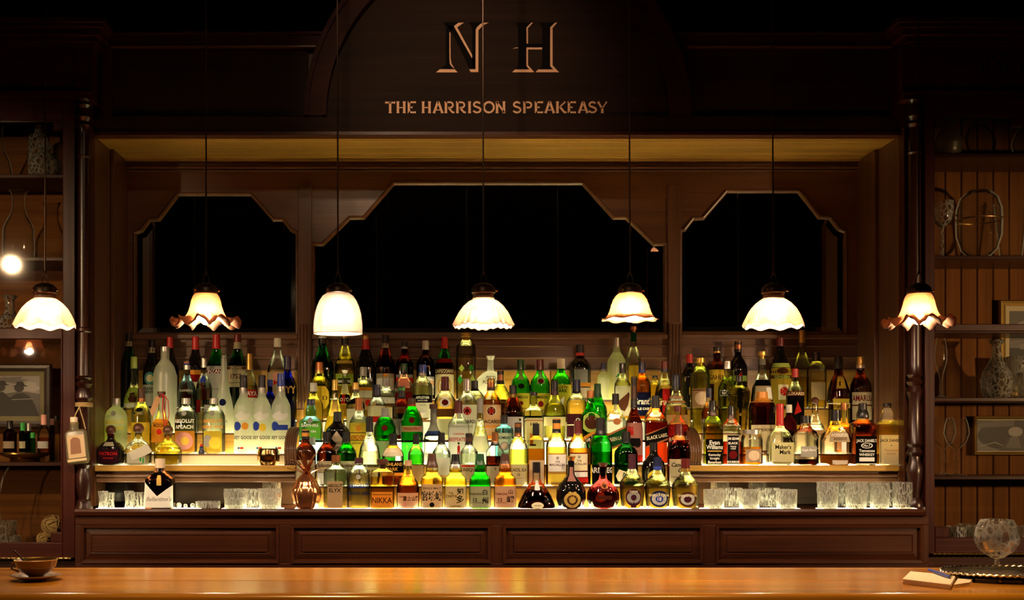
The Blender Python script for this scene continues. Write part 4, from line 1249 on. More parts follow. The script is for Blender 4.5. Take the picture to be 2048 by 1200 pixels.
B('B',1113,838,42,'std','clr',('gold',.58),('cap',.21,'org','blk','blk'),[(906,967,.84,'gld',('r',-.93,.93,.4,.95,'wht'),('t','THE',.72,.06,'brn'),('t','MACALLAN',.62,.08,'brn'),('r',-.93,.93,.06,.32,'yel'),('o',0,.84,.05,'gry'))],
  'whisky_bottle','clear whisky bottle with orange cap and gold framed cream label')
B('B',1156,842,42,'std','clr',('amb',.58),('cap',.20,'drd'),[(905,967,.84,'drd',('r',-.93,.93,.42,.96,'crm'),('t','THE',.74,.06,'brn'),('t','MACALLAN',.64,.08,'brn'),('r',-.93,.93,.22,.38,'wht'),('b',.05,.2,'red'),('o',0,.86,.05,'gry'))],
  'whisky_bottle','clear whisky bottle with dark red cap and label banded in crimson')
B('B',1201,836,46,'std','grn',('grn',.5),('cap',.26,'blk'),[(929,968,.92,'blk',('t','ARDBEG',.72,.28,'wht'),('r',-.9,-.76,.0,1,'yel'))],
  'whisky_bottle','deep green whisky bottle with black cap and black label edged yellow')
B('B',1252,864,46,'std','dgn',None,('cap',.2,'blk'),[(935,968,.94,None,('p',[(-.9,.5),(-.6,.9),(-.1,.75),(.4,.95),(.9,.7),(.8,.2),(.3,.3),(-.2,.1),(-.7,.2)],'crm'),('t','Nou',.6,.25,'dgn',0,.3))],
  'gin_bottle','dark bottle with flowing cream scroll label')
B('B',1307,886,46,'round','blk',None,('cap',.18,'blk'),[(940,980,.86,None,('o',0,.52,.5,'yel',1.0),('t','Drambuie',.6,.16,'red',0,.2))],
  'liqueur_bottle','black bottle with round yellow label behind the blue crested whisky')
B('B',1358,848,46,'std','drd',None,('cap',.26,'drd','org'),[(918,968,.88,'crm',('t','Canadian',.78,.16,'blk',0,.3),('t','Club',.56,.18,'blk',.2,.3),('r',-.8,.8,.28,.3,'brn')),(864,880,.6,None,('t','Q',.5,.7,'wht'))],
  'whisky_bottle','dark red brown whisky bottle with cream script label beside the ribbed bracket')

# third row
B('C',622,799,44,'jd','blu',('wat',.70),('cap',.09,'nvy'),[(830,905,.8,None,('t','SAPPHIRE',.72,.08,'wht'),('o',0,.86,.08,'gry'),('t','DRY GIN',.56,.06,'wht'),('r',-.6,.6,.2,.4,'pal'))],
  'gin_bottle','pale blue square gin bottle at the end of the centre display')
B('C',675,824,50,'hend','blk',None,('cap',.18,'blk'),[(862,912,.46,None,('p',[(0,.5),(-1,.7),(0,1),(1,.7),(.8,.15),(0,0),(-.8,.15)],'bei'),("t","HENDRICK'S",.52,.12,'blk'),('t','GIN',.34,.12,'blk'))],
  'gin_bottle','black apothecary shaped gin bottle with cream diamond label')
B('C',718,796,42,'std','clr',('wat',.70),('cap',.19,'cop'),[(846,922,.9,'yel',('t',"GORDON'S",.62,.13,'red'),('b',.53,.55,'brn'),('b',.73,.75,'brn'),('o',0,.86,.08,'org'),('t','LONDON DRY',.47,.05,'brn'))],
  'gin_bottle','clear gin bottle with copper cap and bright yellow label')
B('C',770,817,44,'tanq','grn',('grn',.78),('cap',.16,'gry'),[(882,915,.84,'pal'),(850,862,.34,None,('o',0,.5,.48,'drd'))],
  'gin_bottle','short green gin bottle with dark red seal')
B('C',824,797,48,'tanq','grn',('grn',.80),('cap',.12,'brn','red'),[(852,864,.9,'pnk',('t','TANQUERAY',.5,.5,'red')),(834,847,.25,None,('o',0,.5,.48,'drd'))],
  'gin_bottle','large bright green gin bottle with red banded shoulder')
B('C',867,808,42,'long','clr',('wat',.5),('cork',.16,'brn'),[(818,862,.98,'gry'),(862,872,.98,'nvy'),(880,892,.9,None),(905,925,.9,'wht')],
  'gin_bottle','clear bottle with long grey wrapped neck, blue collar and dark stopper')
B('C',917,803,42,'square','clr',('wat',.72),('cap',.19,'drd','drd','drd'),[(848,925,.92,'wht',('t','BEEFEATER',.60,.10,'red'),('p',[(.0,.48),(-.14,.40),(-.12,.20),(-.04,.20),(0,.30),(.04,.20),(.12,.20),(.14,.40)],'red'),('o',0,.50,.028,'blk'),('r',-.09,-.04,.10,.2,'blk'),('r',.04,.09,.10,.2,'blk'),('t','LONDON',.74,.05,'red'))],
  'gin_bottle','clear gin bottle with dark red cap and white label with a red coated guard')
B('C',960,797,44,'pear','clr',('pal',.58),('cap',.22,'gry'),[(872,905,.84,'wht')],
  'gin_bottle','clear tapering bottle with grey tube neck and white label')
B('C',1008,831,36,'sqshort','blu',('wat',.7),('cap',.16,'blk'),[(866,925,.74,'crm',('t','BOMBAY',.84,.10,'blk'),('o',0,.56,.15,'gry'),('o',0,.56,.10,'bei'),('t','LONDON',.3,.10,'blk'),('t','DRY GIN',.16,.08,'blk'))],
  'gin_bottle','small pale teal gin bottle with black cap and arched cream label')
B('C',1067,784,38,'sqshort','clr',('pal',.60),('cap',.05,'blk'),[(836,926,.84,'crm',('t','HIP',.86,.08,'brn'),('b',.93,.95,'cop'),('r',-.5,-.1,.42,.66,'org'),('r',-.5,.2,.38,.42,'brn'))],
  'whisky_bottle','tall square clear bottle with glass neck, thin black cap and cream label')
B('C',1181,782,40,'square','grn',('grn',.60),('cap',.10,'cop'),[(822,868,.8,None,('o',0,.5,.45,'lgn',1.0),('o',0,.5,.3,'brn',1.0)),(846,888,.97,None,('p',[(-1,.12),(1,.70),(1,.86),(-1,.28)],'org'),('p',[(-1,-.0),(-1,.10),(1,.68),(1,.2),(-1,-.4)],'nvy'),('t','Blue Label',.28,.22,'crm',0,.1,.28))],
  'whisky_bottle','square whisky bottle with copper cap and an orange edged slanting dark label')
B('C',1231,788,42,'square','clr',('gold',.44),('cap',.15,'blk'),[(836,850,.5,None,('o',0,.5,.5,'cop',1.2)),(850,900,.97,None,('p',[(-1,.02),(1,.36),(1,.9),(-1,.55)],'dgn'),('p',[(-1,.55),(1,.9),(1,.98),(-1,.63)],'cop'),('p',[(-1,-.06),(1,.28),(1,.36),(-1,.02)],'cop'),('t','GREEN LABEL',.46,.15,'crm',0,.1,.17))],
  'whisky_bottle','square whisky bottle with black cap, slanting dark green label and golden base')
B('C',1268,754,38,'long','brn',('amb',.45),('cap',.35,'brn','blk','blk'),[(846,926,.9,'pnk',('r',-.9,-.2,.7,.9,'red'),('o',.2,.5,.12,'brn'),('r',-.6,.5,.42,.62,'blk'),('r',-.9,.9,.05,.2,'red'))],
  'whisky_bottle','tall brown long necked bottle with pink and red patterned label')
B('C',1311,792,44,'square','clr',('red',.62),('cap',.18,'blk'),[(852,896,.97,None,('p',[(-1,.08),(1,.46),(1,1),(-1,.56)],'blk'),('p',[(-1,.56),(1,1),(1,1),(-1,.64)],'cop'),('p',[(-1,0),(1,.38),(1,.46),(-1,.08)],'cop'),('t','BLACK LABEL',.52,.16,'crm',0,.1,.19))],
  'whisky_bottle','square whisky bottle with slanting black label and reddish liquor')
B('C',1355,812,42,'square','clr',('red',.70),('cap',.10,'drd'),[(846,915,.97,'red',('b',.96,1,'org'),('p',[(-1,.30),(1,.50),(1,.80),(-1,.60)],'drd'),('t','RED LABEL',.55,.12,'crm',0,.1,.13),('r',.5,.95,0,.3,'yel'))],
  'whisky_bottle','square whisky bottle with red label next to the ribbed bracket')

# fourth row
B('D',627,766,38,'std','clr',('yel',.66),('cap',.15,'pal'),[(800,850,.9,'yel')],
  'liqueur_bottle','yellow bottle with white cap behind the pale blue gin')
B('D',670,760,46,'pear','clr',('yel',.40),('cap',.17,'gld','gld'),[(832,870,.9,'yel')],
  'tequila_bottle','pear shaped clear bottle with gold cap and yellow liquor')
B('D',711,766,38,'std','clr',('pal',.5),('cap',.16,'gld','brn'),[(795,812,.92,None,('p',[(-1,.1),(-.6,.7),(0,.95),(1,.9),(1,.4),(0,.5),(-.6,.3)],'blk')),(818,860,.9,'wht')],
  'tequila_bottle','clear bottle with banded gold cap and a black swoosh on the shoulder')
B('D',754,770,36,'std','clr',('wat',.6),('cap',.22,'nvy','blk'),[(833,845,.94,'red'),(812,832,.94,'crm'),(846,870,.94,'wht')],
  'rum_bottle','clear bottle with navy cap, cream and red label')
B('D',803,774,36,'std','clr',('drk',.5),('cap',.22,'blk','blk','grn'),[(838,870,.9,'gry')],
  'rum_bottle','clear shouldered bottle of dark liquor with black cap, in front of the reddish one')
B('D',890,754,42,'std','clr',('pal',.60),('cap',.22,'drd'),[(796,815,.56,None,('o',0,.5,.5,'wht',1.15),('o',0,.5,.32,'drd',1.1)),(818,834,.92,'brn'),(838,870,.9,'pal')],
  'cachaca_bottle','clear bottle with dark red cap and oval seal in front of the tall poster label')
B('D',934,758,40,'std','clr',('wat',.62),('cap',.19,'slv'),[(810,872,.92,'wht',('o',0,.82,.17,'wht'),('o',0,.80,.13,'red'),('o',0,.80,.07,'drd'),('t','BACARDI',.46,.11,'blk'),('t','SUPERIOR',.30,.06,'gry'))],
  'rum_bottle','clear rum bottle with silver cap and white label with red roundel')
B('D',982,758,40,'std','clr',('amb',.66),('cap',.19,'cop','brn','gld'),[(810,872,.92,'crm',('o',0,.82,.17,'crm'),('o',0,.80,.13,'drd'),('o',0,.80,.07,'red'),('t','BACARDI',.46,.11,'blk'),('r',-.6,.6,.27,.33,'org'))],
  'rum_bottle','amber rum bottle with copper cap and cream label with red roundel')
B('D',1026,771,42,'slope','brn',None,('cap',.22,'blk','gld'),[(834,874,.86,'wht',('o',.6,.86,.06,'blk'))],
  'liqueur_bottle','dark brown bottle with black cap and white label, below the two green whiskies')
B('D',1109,762,44,'round','clr',('yel',.62),('cap',.24,'blk','pur'),[(834,852,.95,'crm')],
  'tequila_bottle','round shouldered bottle of yellow liquor with black cap and a cream band')
B('D',1153,760,42,'std','clr',('pal',.66),('cap',.22,'nvy','blk'),[(828,874,.92,'pur',('t','Q',.72,.20,'wht'),('b',.5,.54,'crm'))],
  'port_bottle','clear bottle with navy cap, embossed shoulder and purple label')
B('D',1195,768,38,'slope','grn',('grn',.7),('cap',.24,'dgn'),[(850,874,.9,'blk')],
  'whisky_bottle','bright green sloping bottle with dark green cap')
B('D',1307,800,34,'std','clr',('org',.5),('cap',.14,'blk'),[(845,870,.9,'crm')],
  'rum_bottle','orange tinted bottle mostly hidden behind the reddish square whisky', dy=.0)
B('D',1352,750,44,'round','clr',('pal',.55),('cap',.24,'nvy','blk'),[(793,797,.96,'pnk'),(802,806,.96,'cop'),(811,814,.96,'gld'),(830,872,.9,'tan')],
  'gin_bottle','clear globe bottle with navy cap and striped neck by the fluted pilaster')

# fifth row
B('E',639,725,42,'std','clr',('yel',.75),('cap',.19,'cop','gld'),[(773,818,.88,None,('p',[(0,.5),(-.6,1),(.6,1),(1,.75),(1,.25),(.6,0),(-.6,0),(-1,.25),(-1,.75)],'yel'),('t','LAZO',.48,.24,'blk'))],
  'liqueur_bottle','yellow bottle with brown cap and golden octagonal label')
B('E',690,740,40,'pear','clr',('yel',.3),('stopper',.12,'wht'),[(768,788,.9,'wht'),(789,808,.9,'blk',('r',-.45,.1,0,1,'red'),('t','OTO',.45,.4,'wht'))],
  'pisco_bottle','clear bottle with white stopper and red black white label')
B('E',727,735,42,'std','clr',('pal',.72),('cap',.16,'gry'),[(775,782,.9,'org'),(782,796,.92,'wht'),(797,820,.9,'tan',('o',.5,.6,.3,'red'))],
  'grappa_bottle','clear bottle with grey cap and orange and white label')
B('E',772,756,46,'std','clr',('wat',.7),('cap',.20,'gry'),[(795,807,.88,'wht'),(809,812,.9,'brn'),(815,836,.9,'crm')],
  'aguardiente_bottle','clear bottle with long grey cap in front of the white labelled dark vermouth')
B('E',808,728,42,'std','clr',('pnk',.6),('cap',.17,'dgn','blk'),[(785,815,.9,'drd'),(757,777,.66,'pnk')],
  'rum_bottle','clear bottle with dark green cap and reddish label')
B('E',845,730,46,'std','clr',('pal',.62),('cap',.20,'blu','slv'),[(791,806,.94,'blk',('t','APPLETON',.68,.34,'wht'),('t','JAMAICA RUM',.26,.24,'slv')),(806,836,.94,'pal',('t','WHITE',.84,.12,'gry'),('o',0,.45,.12,'gry',2.2))],
  'rum_bottle','clear rum bottle with royal blue cap, black and pale label')
B('E',949,762,38,'std','clr',('pal',.66),('cap',.26,'blk'),[(800,810,.7,None,('o',0,.5,.5,'pal',1.4),('o',0,.5,.32,'blk',1.4))],
  'rum_bottle','clear bottle with glossy black cap and oval neck seal')
B('E',1001,741,42,'round','clr',('yel',.76),('cap',.28,'cop','blk','blk'),[(806,836,.9,'brn')],
  'liqueur_bottle','round bottle of pale yellow liquor with copper neck seal')
B('E',1041,720,42,'std','grn',('yel',.4),('cap',.17,'dgn'),[(787,832,.92,'yel',('t','JAMESON',.80,.16,'blk'),('o',0,.55,.10,'drd'),('t','IRISH WHISKEY',.32,.07,'brn'),('b',.12,.16,'org')),(742,760,.4,'pnk'),(768,778,.5,None,('o',0,.5,.5,'blk',1.5))],
  'whiskey_bottle','green whiskey bottle with dark green cap and yellow label')
B('E',1080,720,42,'std','grn',('yel',.4),('cap',.17,'drd'),[(787,832,.92,'yel',('t','JAMESON',.80,.16,'blk'),('o',0,.52,.13,'drd'),('t','IRISH WHISKEY',.26,.07,'brn')),(743,768,.4,'bei',('o',0,.2,.2,'drd'))],
  'whiskey_bottle','green whiskey bottle with dark red cap and yellow label')
B('E',1122,718,42,'std','grn',('yel',.5),('cap',.16,'bei'),[(770,832,.9,'yel',('t','CUTTY',.9,.09,'brn'),('t','SARK',.80,.11,'blk'),('p',[(-.6,.30),(.1,.36),(.2,.62),(-.2,.5),(-.4,.6)],'wht'),('b',0,.1,'lgn'))],
  'whisky_bottle','green whisky bottle with white cap and yellow ship label')
B('E',1245,727,32,'std','clr',('pal',.72),('cap',.17,'blk'),[(772,832,.9,'pal',('p',[(-.7,.45),(-.2,.35),(.3,.45),(.6,.8),(.75,.7),(.5,.35),(.1,.15),(-.3,.2)],'brn'))],
  'whisky_bottle','pale whisky bottle with black cap and a dark bird on the label')
B('E',1284,724,34,'std','clr',('amb',.82),('cap',.19,'nvy','blu'),[(785,832,.94,'nvy',("t","Grant's",.62,.28,'wht'),('t','ALE CASK',.3,.1,'wht'))],
  'whisky_bottle','amber whisky bottle with blue cap and dark blue label')
B('E',1329,723,38,'round','clr',('pal',.70),('cap',.18,'drd','nvy'),[(778,832,.94,None,('p',[(0,.5),(-.9,.8),(-.5,1),(.5,1),(.9,.8),(.9,.2),(.4,0),(-.4,0),(-.9,.2)],'blk'),('r',-.3,.3,.1,1,'red'),("t","Grant's",.52,.26,'crm'))],
  'whisky_bottle','clear whisky bottle with dark red cap and black and red label by the pilaster')

# top row
B('F',645,672,47,'slope','dgn',None,('cap',.12,'blk','blk','wht'),[(752,772,.85,None,('t','MARTINI',.3,.30,'wht'))],
  'vermouth_bottle','dark green vermouth bottle on the top step beside the fluted pilaster')
B('F',690,672,47,'slope','clr',('yel',.72),('cap',.12,'blk','blk','gld'),[(748,772,.85,'lgn',('r',-.6,.6,.1,.6,'blk'),('t','MARTINI',.35,.26,'wht')),(722,728,.8,'gld')],
  'vermouth_bottle','pale yellow vermouth bottle on the top step')
B('F',731,671,46,'slope','blk',None,('cap',.22,'red','red','gld'),[(750,770,.85,None,('t','MARTINI',.5,.34,'wht'))],
  'vermouth_bottle','black vermouth bottle with bright red capsule')
B('F',771,671,46,'slope','brn',None,('cap',.12,'blk'),[(682,696,.95,'crm',('t','CP',.5,.5,'brn')),(748,796,.9,'crm',('o',0,.95,.1,'org'),('r',-.8,.8,.1,.8,'wht'))],
  'vermouth_bottle','dark brown vermouth bottle with cream neck band and ornate cream label')
B('F',809,684,42,'std','drd',None,('cap',.12,'blk','gry'),[(750,790,.92,'wht',('b',.55,.85,'red'),('t','CAMPARI',.3,.2,'red'))],
  'bitter_bottle','dark red bitter bottle with black cap, red and white label')
B('F',851,682,42,'std','drd',('red',.6),('cap',.15,'pal'),[(754,790,.92,'wht',('p',[(0,.5),(-1,.9),(0,1),(1,.85),(1,.45),(.8,.35),(.8,0),(-.8,0),(-.8,.35),(-1,.45)],'wht'),('r',-1,1,.5,.78,'org'),('t','CIA',.64,.22,'wht',.0))],
  'bitter_bottle','red liquor bottle with white cap and notched white label')
B('F',889,675,45,'slope','dgn',None,('cap',.18,'red'),[(738,797,.95,'gld',('b',.82,1,'brn'),('t','CAPIZZANO',.91,.12,'crm'),('r',-.92,.92,.0,.80,'crm'),('o',0,.4,.34,'gld',.9),('o',0,.4,.24,'wht',.9)),(718,726,.9,'red')],
  'vermouth_bottle','dark green bottle with red capsule, red collar and large cream and gold poster label')
B('F',932,666,42,'cyl','clr',('pal',.68),('cork',.12,'gld'),[(730,745,.8,None,('p',[(-.9,.5),(-.5,1),(-.2,.5),(-.5,0)],'lgn'),('p',[(.3,.6),(.6,1.2),(.9,.5),(.6,.0)],'grn')),(750,770,.9,None,('p',[(-.9,.5),(-.6,1),(-.3,.5),(-.6,0)],'grn'),('p',[(.3,.5),(.6,1),(.9,.5),(.6,0)],'lgn'))],
  'grappa_bottle','clear tall bottle with cork and green leaves inside on the top step')
B('E',981,711,62,'disc','fro',None,('stopper',.13,'pal'),[(750,800,.7,None,('t','PISCO',.88,.14,'brn'),('t','PORTON',.70,.14,'brn'))],
  'pisco_bottle','wide frosted pale disc shaped bottle with clear stopper', dy=.075)
B('F',1160,690,42,'std','blk',None,('cap',.20,'blk','red'),[(740,766,.6,'gry'),(766,774,.92,'org'),(776,797,.92,'bei')],
  'rum_bottle','black bottle with red ringed cap alone on the top step before the honey boards')
B('F',1207,727,26,'std','fry',None,('cap',.22,'nvy','gry'),[(745,796,.8,'pal')],
  'grappa_bottle','slim frosted pale bottle with navy cap behind the green sloping bottle', dy=-.025)
B('F',1233,676,42,'std','fry',None,('cap',.14,'slv'),[(748,758,.4,None,('p',[(-.6,.2),(0,1),(.5,.5)],'grn'))],
  'grappa_bottle','tall frosted yellowish bottle with silver cap on the top step', dy=.012)
B('F',1267,653,40,'round','clr',('pal',.5),('cork',.10,'cop'),[(665,684,.97,'dgn'),(732,780,.66,'yel')],
  'rum_bottle','tallest clear bottle with dark green neck band and yellow label')
B('F',1310,752,28,'std','clr',('yel',.75),('cap',.08,'nvy'),[],
  'liqueur_bottle','slim clear bottle with thin navy cap between the blue and red capped whiskies')

# shelf behind the frosted vodkas and tequila: row one to four
B('1',222,850,52,'flask','blk',None,('ball',.26,'brn'),[(898,928,.74,'pur',('t','PATRON',.70,.22,'red'),('t','XO CAFE',.4,.12,'red')),(862,872,.9,'drd'),(884,892,.5,'crm')],
  'tequila_bottle','squat dark coffee tequila bottle with brown ball cork')
B('1',277,846,50,'flask','clr',('wat',.5),('ball',.26,'brn'),[(905,926,.7,'pal',('r',.4,.6,.2,.7,'grn'),('r',.7,.85,0,.5,'grn'))],
  'tequila_bottle','squat clear tequila bottle with brown ball cork and white hanging tags')
B('1',336,850,52,'flask','clr',('yel',.55),('ball',.26,'brn'),[],
  'tequila_bottle','squat ribbed tequila bottle of golden liquor with brown ball cork')
B('2',232,797,42,'abs','fro',('lgn',.5),('cap',.10,'slv'),[(838,862,.9,None,('t','ABSOLUT',.74,.32,'yel'),('t','CITRON',.25,.32,'yel')),(822,832,.3,None,('o',0,.5,.5,'gry'))],
  'vodka_bottle','milky short necked vodka bottle with yellow lettering')
B('2',283,778,42,'std','clr',('yel',.6),('cap',.20,'brn','cop'),[(845,895,.9,'yel',('t','J',.8,.14,'brn')),(816,824,.6,None,('o',0,.5,.5,'blk',2))],
  'tequila_bottle','clear tequila bottle with brown cap and yellow label beside the red tassel')
B('2',323,783,42,'long','clr',('yel',.5),('cork',.10,'brn'),[(838,885,.9,'org',('t','MEZCAL',.72,.13,'brn'),('o',0,.45,.12,'red'))],
  'mezcal_bottle','orange labelled mezcal bottle hung with red ribbon and a wooden tag')
B('2',372,797,43,'abs','clr',('wat',.72),('cap',.10,'slv'),[(836,860,.9,None,('t','ABSOLUT',.74,.32,'wht'),('t','APEACH',.25,.32,'wht')),(862,902,.86,'org',('o',0,.5,.44,'pnk',1.1),('o',.1,.5,.2,'yel')),(822,832,.3,None,('o',0,.5,.5,'gry'))],
  'vodka_bottle','clear short necked vodka bottle with peach print')
B('2',428,797,43,'abs','clr',('wat',.72),('cap',.10,'slv'),[(836,860,.9,None,('t','ABSOLUT',.74,.32,'org'),('t','ORIENT APPLE',.25,.28,'org')),(862,902,.8,'yel',('o',-.5,.5,.3,'gry'),('o',.3,.4,.3,'yel')),(822,832,.3,None,('o',0,.5,.5,'gry'))],
  'vodka_bottle','clear short necked vodka bottle with orange lettering and yellow print')
for gx, gt, cc, el, ds in ((487,751,'blk',('o',.3,.6,.28,'org'),'frosted tall vodka bottle with black neck wrap and orange fruit print'),
                       (524,751,'blk',('o',.2,.5,.3,'yel'),'frosted tall vodka bottle with black neck wrap and yellow pear print'),
                       (562,748,'blu',('r',-.8,.8,.3,.7,'blu'),'frosted tall vodka bottle with blue neck wrap and blue print')):
    B('2',gx,gt,38,'goose','fro',None,('cap',.22,cc,'slv'),[(820,842,.9,None,('p',[(-.9,.5),(-.6,.2),(-.3,.4),(0,.9),(.3,.45),(.8,.7),(.9,.5),(.4,.1),(-.2,0)],'wht')),(842,868,.9,None,('o',-.5,.6,.35,'blu'),el),
      (868,882,.95,None,('t','GREY GOOSE',.5,.5,'nvy')),(890,900,.7,None,('r',-.6,-.3,.2,.6,'blu'),('r',-.25,.2,.2,.6,'red'))],'vodka_bottle',ds)
B('3',330,694,44,'abs','fro',None,('cap',.05,'slv'),[(706,732,.5,'pal')],
  'vodka_bottle','very tall frosted vodka bottle with pale blue neck strip')
B('3',374,722,37,'std','gbl',None,('pour',.12,'slv'),[(775,790,.9,None,('t','Australian',.6,.4,'gry',0,.3)),(706,738,.9,'pnk',('b',.5,.7,'blu'))],
  'gin_bottle','smoky blue gin bottle with red and white neck wrap')
B('3',408,717,34,'std','clr',('wat',.6),('cap',.12,'slv'),[(752,766,.42,None,('o',0,.5,.5,'blu')),(790,840,.9,None,('r',-.9,-.2,.3,.8,'drd'),('r',.2,.9,.2,.6,'gry'))],
  'gin_bottle','clear bottle with silver cap and round blue badge', dy=.02)
B('3',448,708,44,'pear','fro',None,('stopper',.08,'glass'),[(798,812,.4,None,('o',0,.5,.5,'nvy')),(838,848,.8,None,('t','VODA',.5,.6,'gry'))],
  'vodka_bottle','frosted teardrop bottle with a dark blue jewel')
B('3',499,708,34,'slope','clr',('pal',.6),('cap',.20,'gld'),[(780,795,.9,'red',('t','AMAYA',.5,.6,'wht')),(796,850,.9,'wht')],
  'cava_bottle','slim sloping bottle with long gold capsule and red label')
B('3',540,760,24,'std','cob',None,('cap',.12,'blu'),[],
  'vodka_bottle','narrow dark blue bottle behind the frosted vodka with yellow print')
B('3',575,713,36,'std','cob',None,('cap',.17,'nvy'),[(765,795,.9,None,('t','SKYY',.5,.5,'gld'))],
  'vodka_bottle','cobalt blue vodka bottle beside the fluted pilaster')
B('4',258,668,36,'slope','dgn',None,('cap',.10,'blk'),[(679,693,.97,'crm',('t','N',.5,.6,'brn'))],
  'vermouth_bottle','black green bottle with cream neck band nearest the niche corner')
B('3',268,714,38,'long','clr',('pal',.62),('cap',.15,'lgn'),[(775,815,.9,'lgn',('p',[(-.4,.4),(-.3,.7),(.3,.75),(.5,.5),(.4,.25),(-.2,.25)],'brn'),('b',0,.2,'pal'))],
  'vodka_bottle','clear bottle with lime green cap and green bison label', dy=-.012)
B('4',304,680,36,'slope','blk',None,('cap',.11,'blk'),[(692,706,.97,'crm',('t','N',.5,.6,'brn')),(745,770,.6,None,('o',0,.5,.5,'teal'),('o',0,.5,.3,'crm')),(770,813,.92,'wht',('t','BRANCA',.82,.14,'dgn'),('t','MENTA',.66,.14,'dgn'))],
  'fernet_bottle','black bottle with white label and a small globe emblem')
B('4',340,675,36,'slope','blk',None,('cap',.15,'red'),[(750,812,.9,'wht',('r',-.9,.9,.5,.8,'drd'))],
  'vermouth_bottle','black bottle with red cap half hidden by the very tall frosted vodka')
B('4',391,674,38,'slope','blk',None,('cap',.18,'red'),[(741,800,.92,'red',('b',.85,1,'org'),('r',-.6,.6,.2,.6,'crm')),(682,692,.8,None)],
  'vermouth_bottle','black bottle with red capsule and red label topped in orange')
B('4',433,670,42,'slope','grn',('grn',.6),('cap',.19,'red'),[(733,800,.93,'wht',('b',.78,.90,'drd'),('t','CINZANO',.84,.11,'wht'),('r',-.6,.6,.3,.32,'gry'))],
  'vermouth_bottle','green vermouth bottle with red capsule and white label')
B('4',475,670,42,'slope','dgn',None,('cap',.10,'drd'),[(682,698,.97,'crm'),(733,775,.93,'crm',('b',.84,.98,'brn'),('t','CINZANO',.91,.10,'crm'),('t','1757',.5,.22,'brn'),('r',-.6,.6,.2,.22,'brn'))],
  'vermouth_bottle','dark green vermouth bottle with dark red cap and cream labels')
B('4',555,677,40,'slope','clr',('wat',.4),('cap',.12,'pal'),[(745,800,.92,'bei',('o',0,.85,.14,'pnk'),('t','M',.62,.2,'red'))],
  'sambuca_bottle','clear bottle with white cap and beige label with red letters')

# shelf of bourbon and liqueur bottles
B('1',1425,802,38,'square','lgn',('lgn',.66),('cap',.24,'blk','brn'),[(878,928,.88,'blk',('t','Evan',.86,.17,'wht'),('t','Williams',.68,.17,'wht'),('r',-.8,.8,.50,.54,'gld'),('t','Kentucky',.36,.12,'wht'),('t','Straight',.22,.12,'wht'),('t','Bourbon',.08,.11,'wht'))],
  'bourbon_bottle','olive tinted square bourbon bottle with white lettered black label')
B('1',1462,812,36,'square','clr',('red',.40),('cap',.22,'blk','brn'),[(870,928,.66,'gry',('r',-.9,.9,.02,.98,'blk'),('t','JIM BEAM',.86,.12,'wht'),('t','BLACK',.72,.08,'wht'),('t','TRIPLE',.6,.05,'wht'),('t','AGED',.53,.05,'wht'),('o',0,.32,.14,'drd'),('t','BOURBON',.08,.07,'wht'))],
  'bourbon_bottle','square clear bourbon bottle with tall grey edged black label')
B('1',1503,860,42,'jar','clr',('org',.52),('cap',.12,'slv'),[(898,924,.7,'gry',('o',0,.5,.4,'bei',1.1))],
  'moonshine_jar','glass jar of orange liquor with metal screw lid')
B('1',1560,808,56,'flask','clr',('pal',.35),('cap',.36,'red'),[(885,928,.96,'crm',("t","Maker's",.80,.20,'blk',-.0),('t','Mark',.56,.20,'blk',.15))],
  'bourbon_bottle','squat bourbon bottle with red wax neck and cream label')
B('1',1611,832,54,'carved','clr',('drk',.12),('cap',.15,'blk'),[(890,916,.7,None,('r',-.9,.9,.1,.9,'gry'),('t','Single Barrel',.6,.24,'wht',0,.2))],
  'bourbon_bottle','faceted clear decanter bottle with black stopper and a little dark liquor')
B('1',1671,820,66,'round','clr',('org',.20),('cap',.20,'blk'),[(863,884,.66,'gry',('t','WOODFORD',.66,.3,'wht'),('t','RESERVE',.3,.26,'brn')),(920,928,.5,'wht'),(884,904,.36,None,('r',.1,1,0,1,'wht'))],
  'bourbon_bottle','broad round shouldered clear bottle with black cap and amber liquor low inside')
B('1',1725,807,48,'jd','clr',('brn',.68),('cap',.24,'blk'),[(872,928,.9,'blk',("t","JACK DANIEL'S",.82,.14,'wht'),('o',0,.66,.10,'wht',2.2),('o',0,.66,.08,'blk',2.2),('t','No.7',.66,.09,'wht'),('t','Tennessee',.48,.10,'wht'),('t','WHISKEY',.34,.10,'wht'),('r',-.7,.7,.10,.24,'wht'),('r',-.95,.95,.01,.03,'wht'))],
  'whiskey_bottle','square whiskey bottle with black cap and black and white label')
B('1',1774,807,46,'jd','clr',('gold',.66),('cap',.04,'blk'),[(870,928,.93,'crm',("t","JACK DANIEL'S",.80,.13,'blk'),('t','Tennessee',.48,.08,'tan'),('t','HONEY',.36,.07,'tan'),('o',0,.64,.03,'gry')),(816,842,.97,'bei')],
  'whiskey_bottle','square whiskey bottle with plain cream label at the end of the shelf')
B('2',1524,784,50,'cyl','brn',None,('cap',.17,'org'),[(850,904,.92,'crm',('t','MERIDIONAL',.82,.10,'brn'),('b',.0,.06,'brn'))],
  'liqueur_bottle','stout dark brown bottle with orange cap and cream label')
B('2',1578,810,30,'std','drd',('red',.6),('cap',.16,'pal'),[(830,860,.8,'drd')],
  'liqueur_bottle','dark red bottle with pale cap behind the red waxed bourbon')
B('2',1630,794,36,'long','clr',('wat',.5),('ball',.14,'brn'),[(860,868,.9,'tan')],
  'tequila_bottle','clear long necked bottle with brown ball cork behind the faceted decanter')
B('2',1688,806,36,'long','clr',('amb',.6),('cap',.14,'cop'),[(858,900,.9,'tan')],
  'rum_bottle','amber long necked bottle with copper cap behind the broad clear bottle')
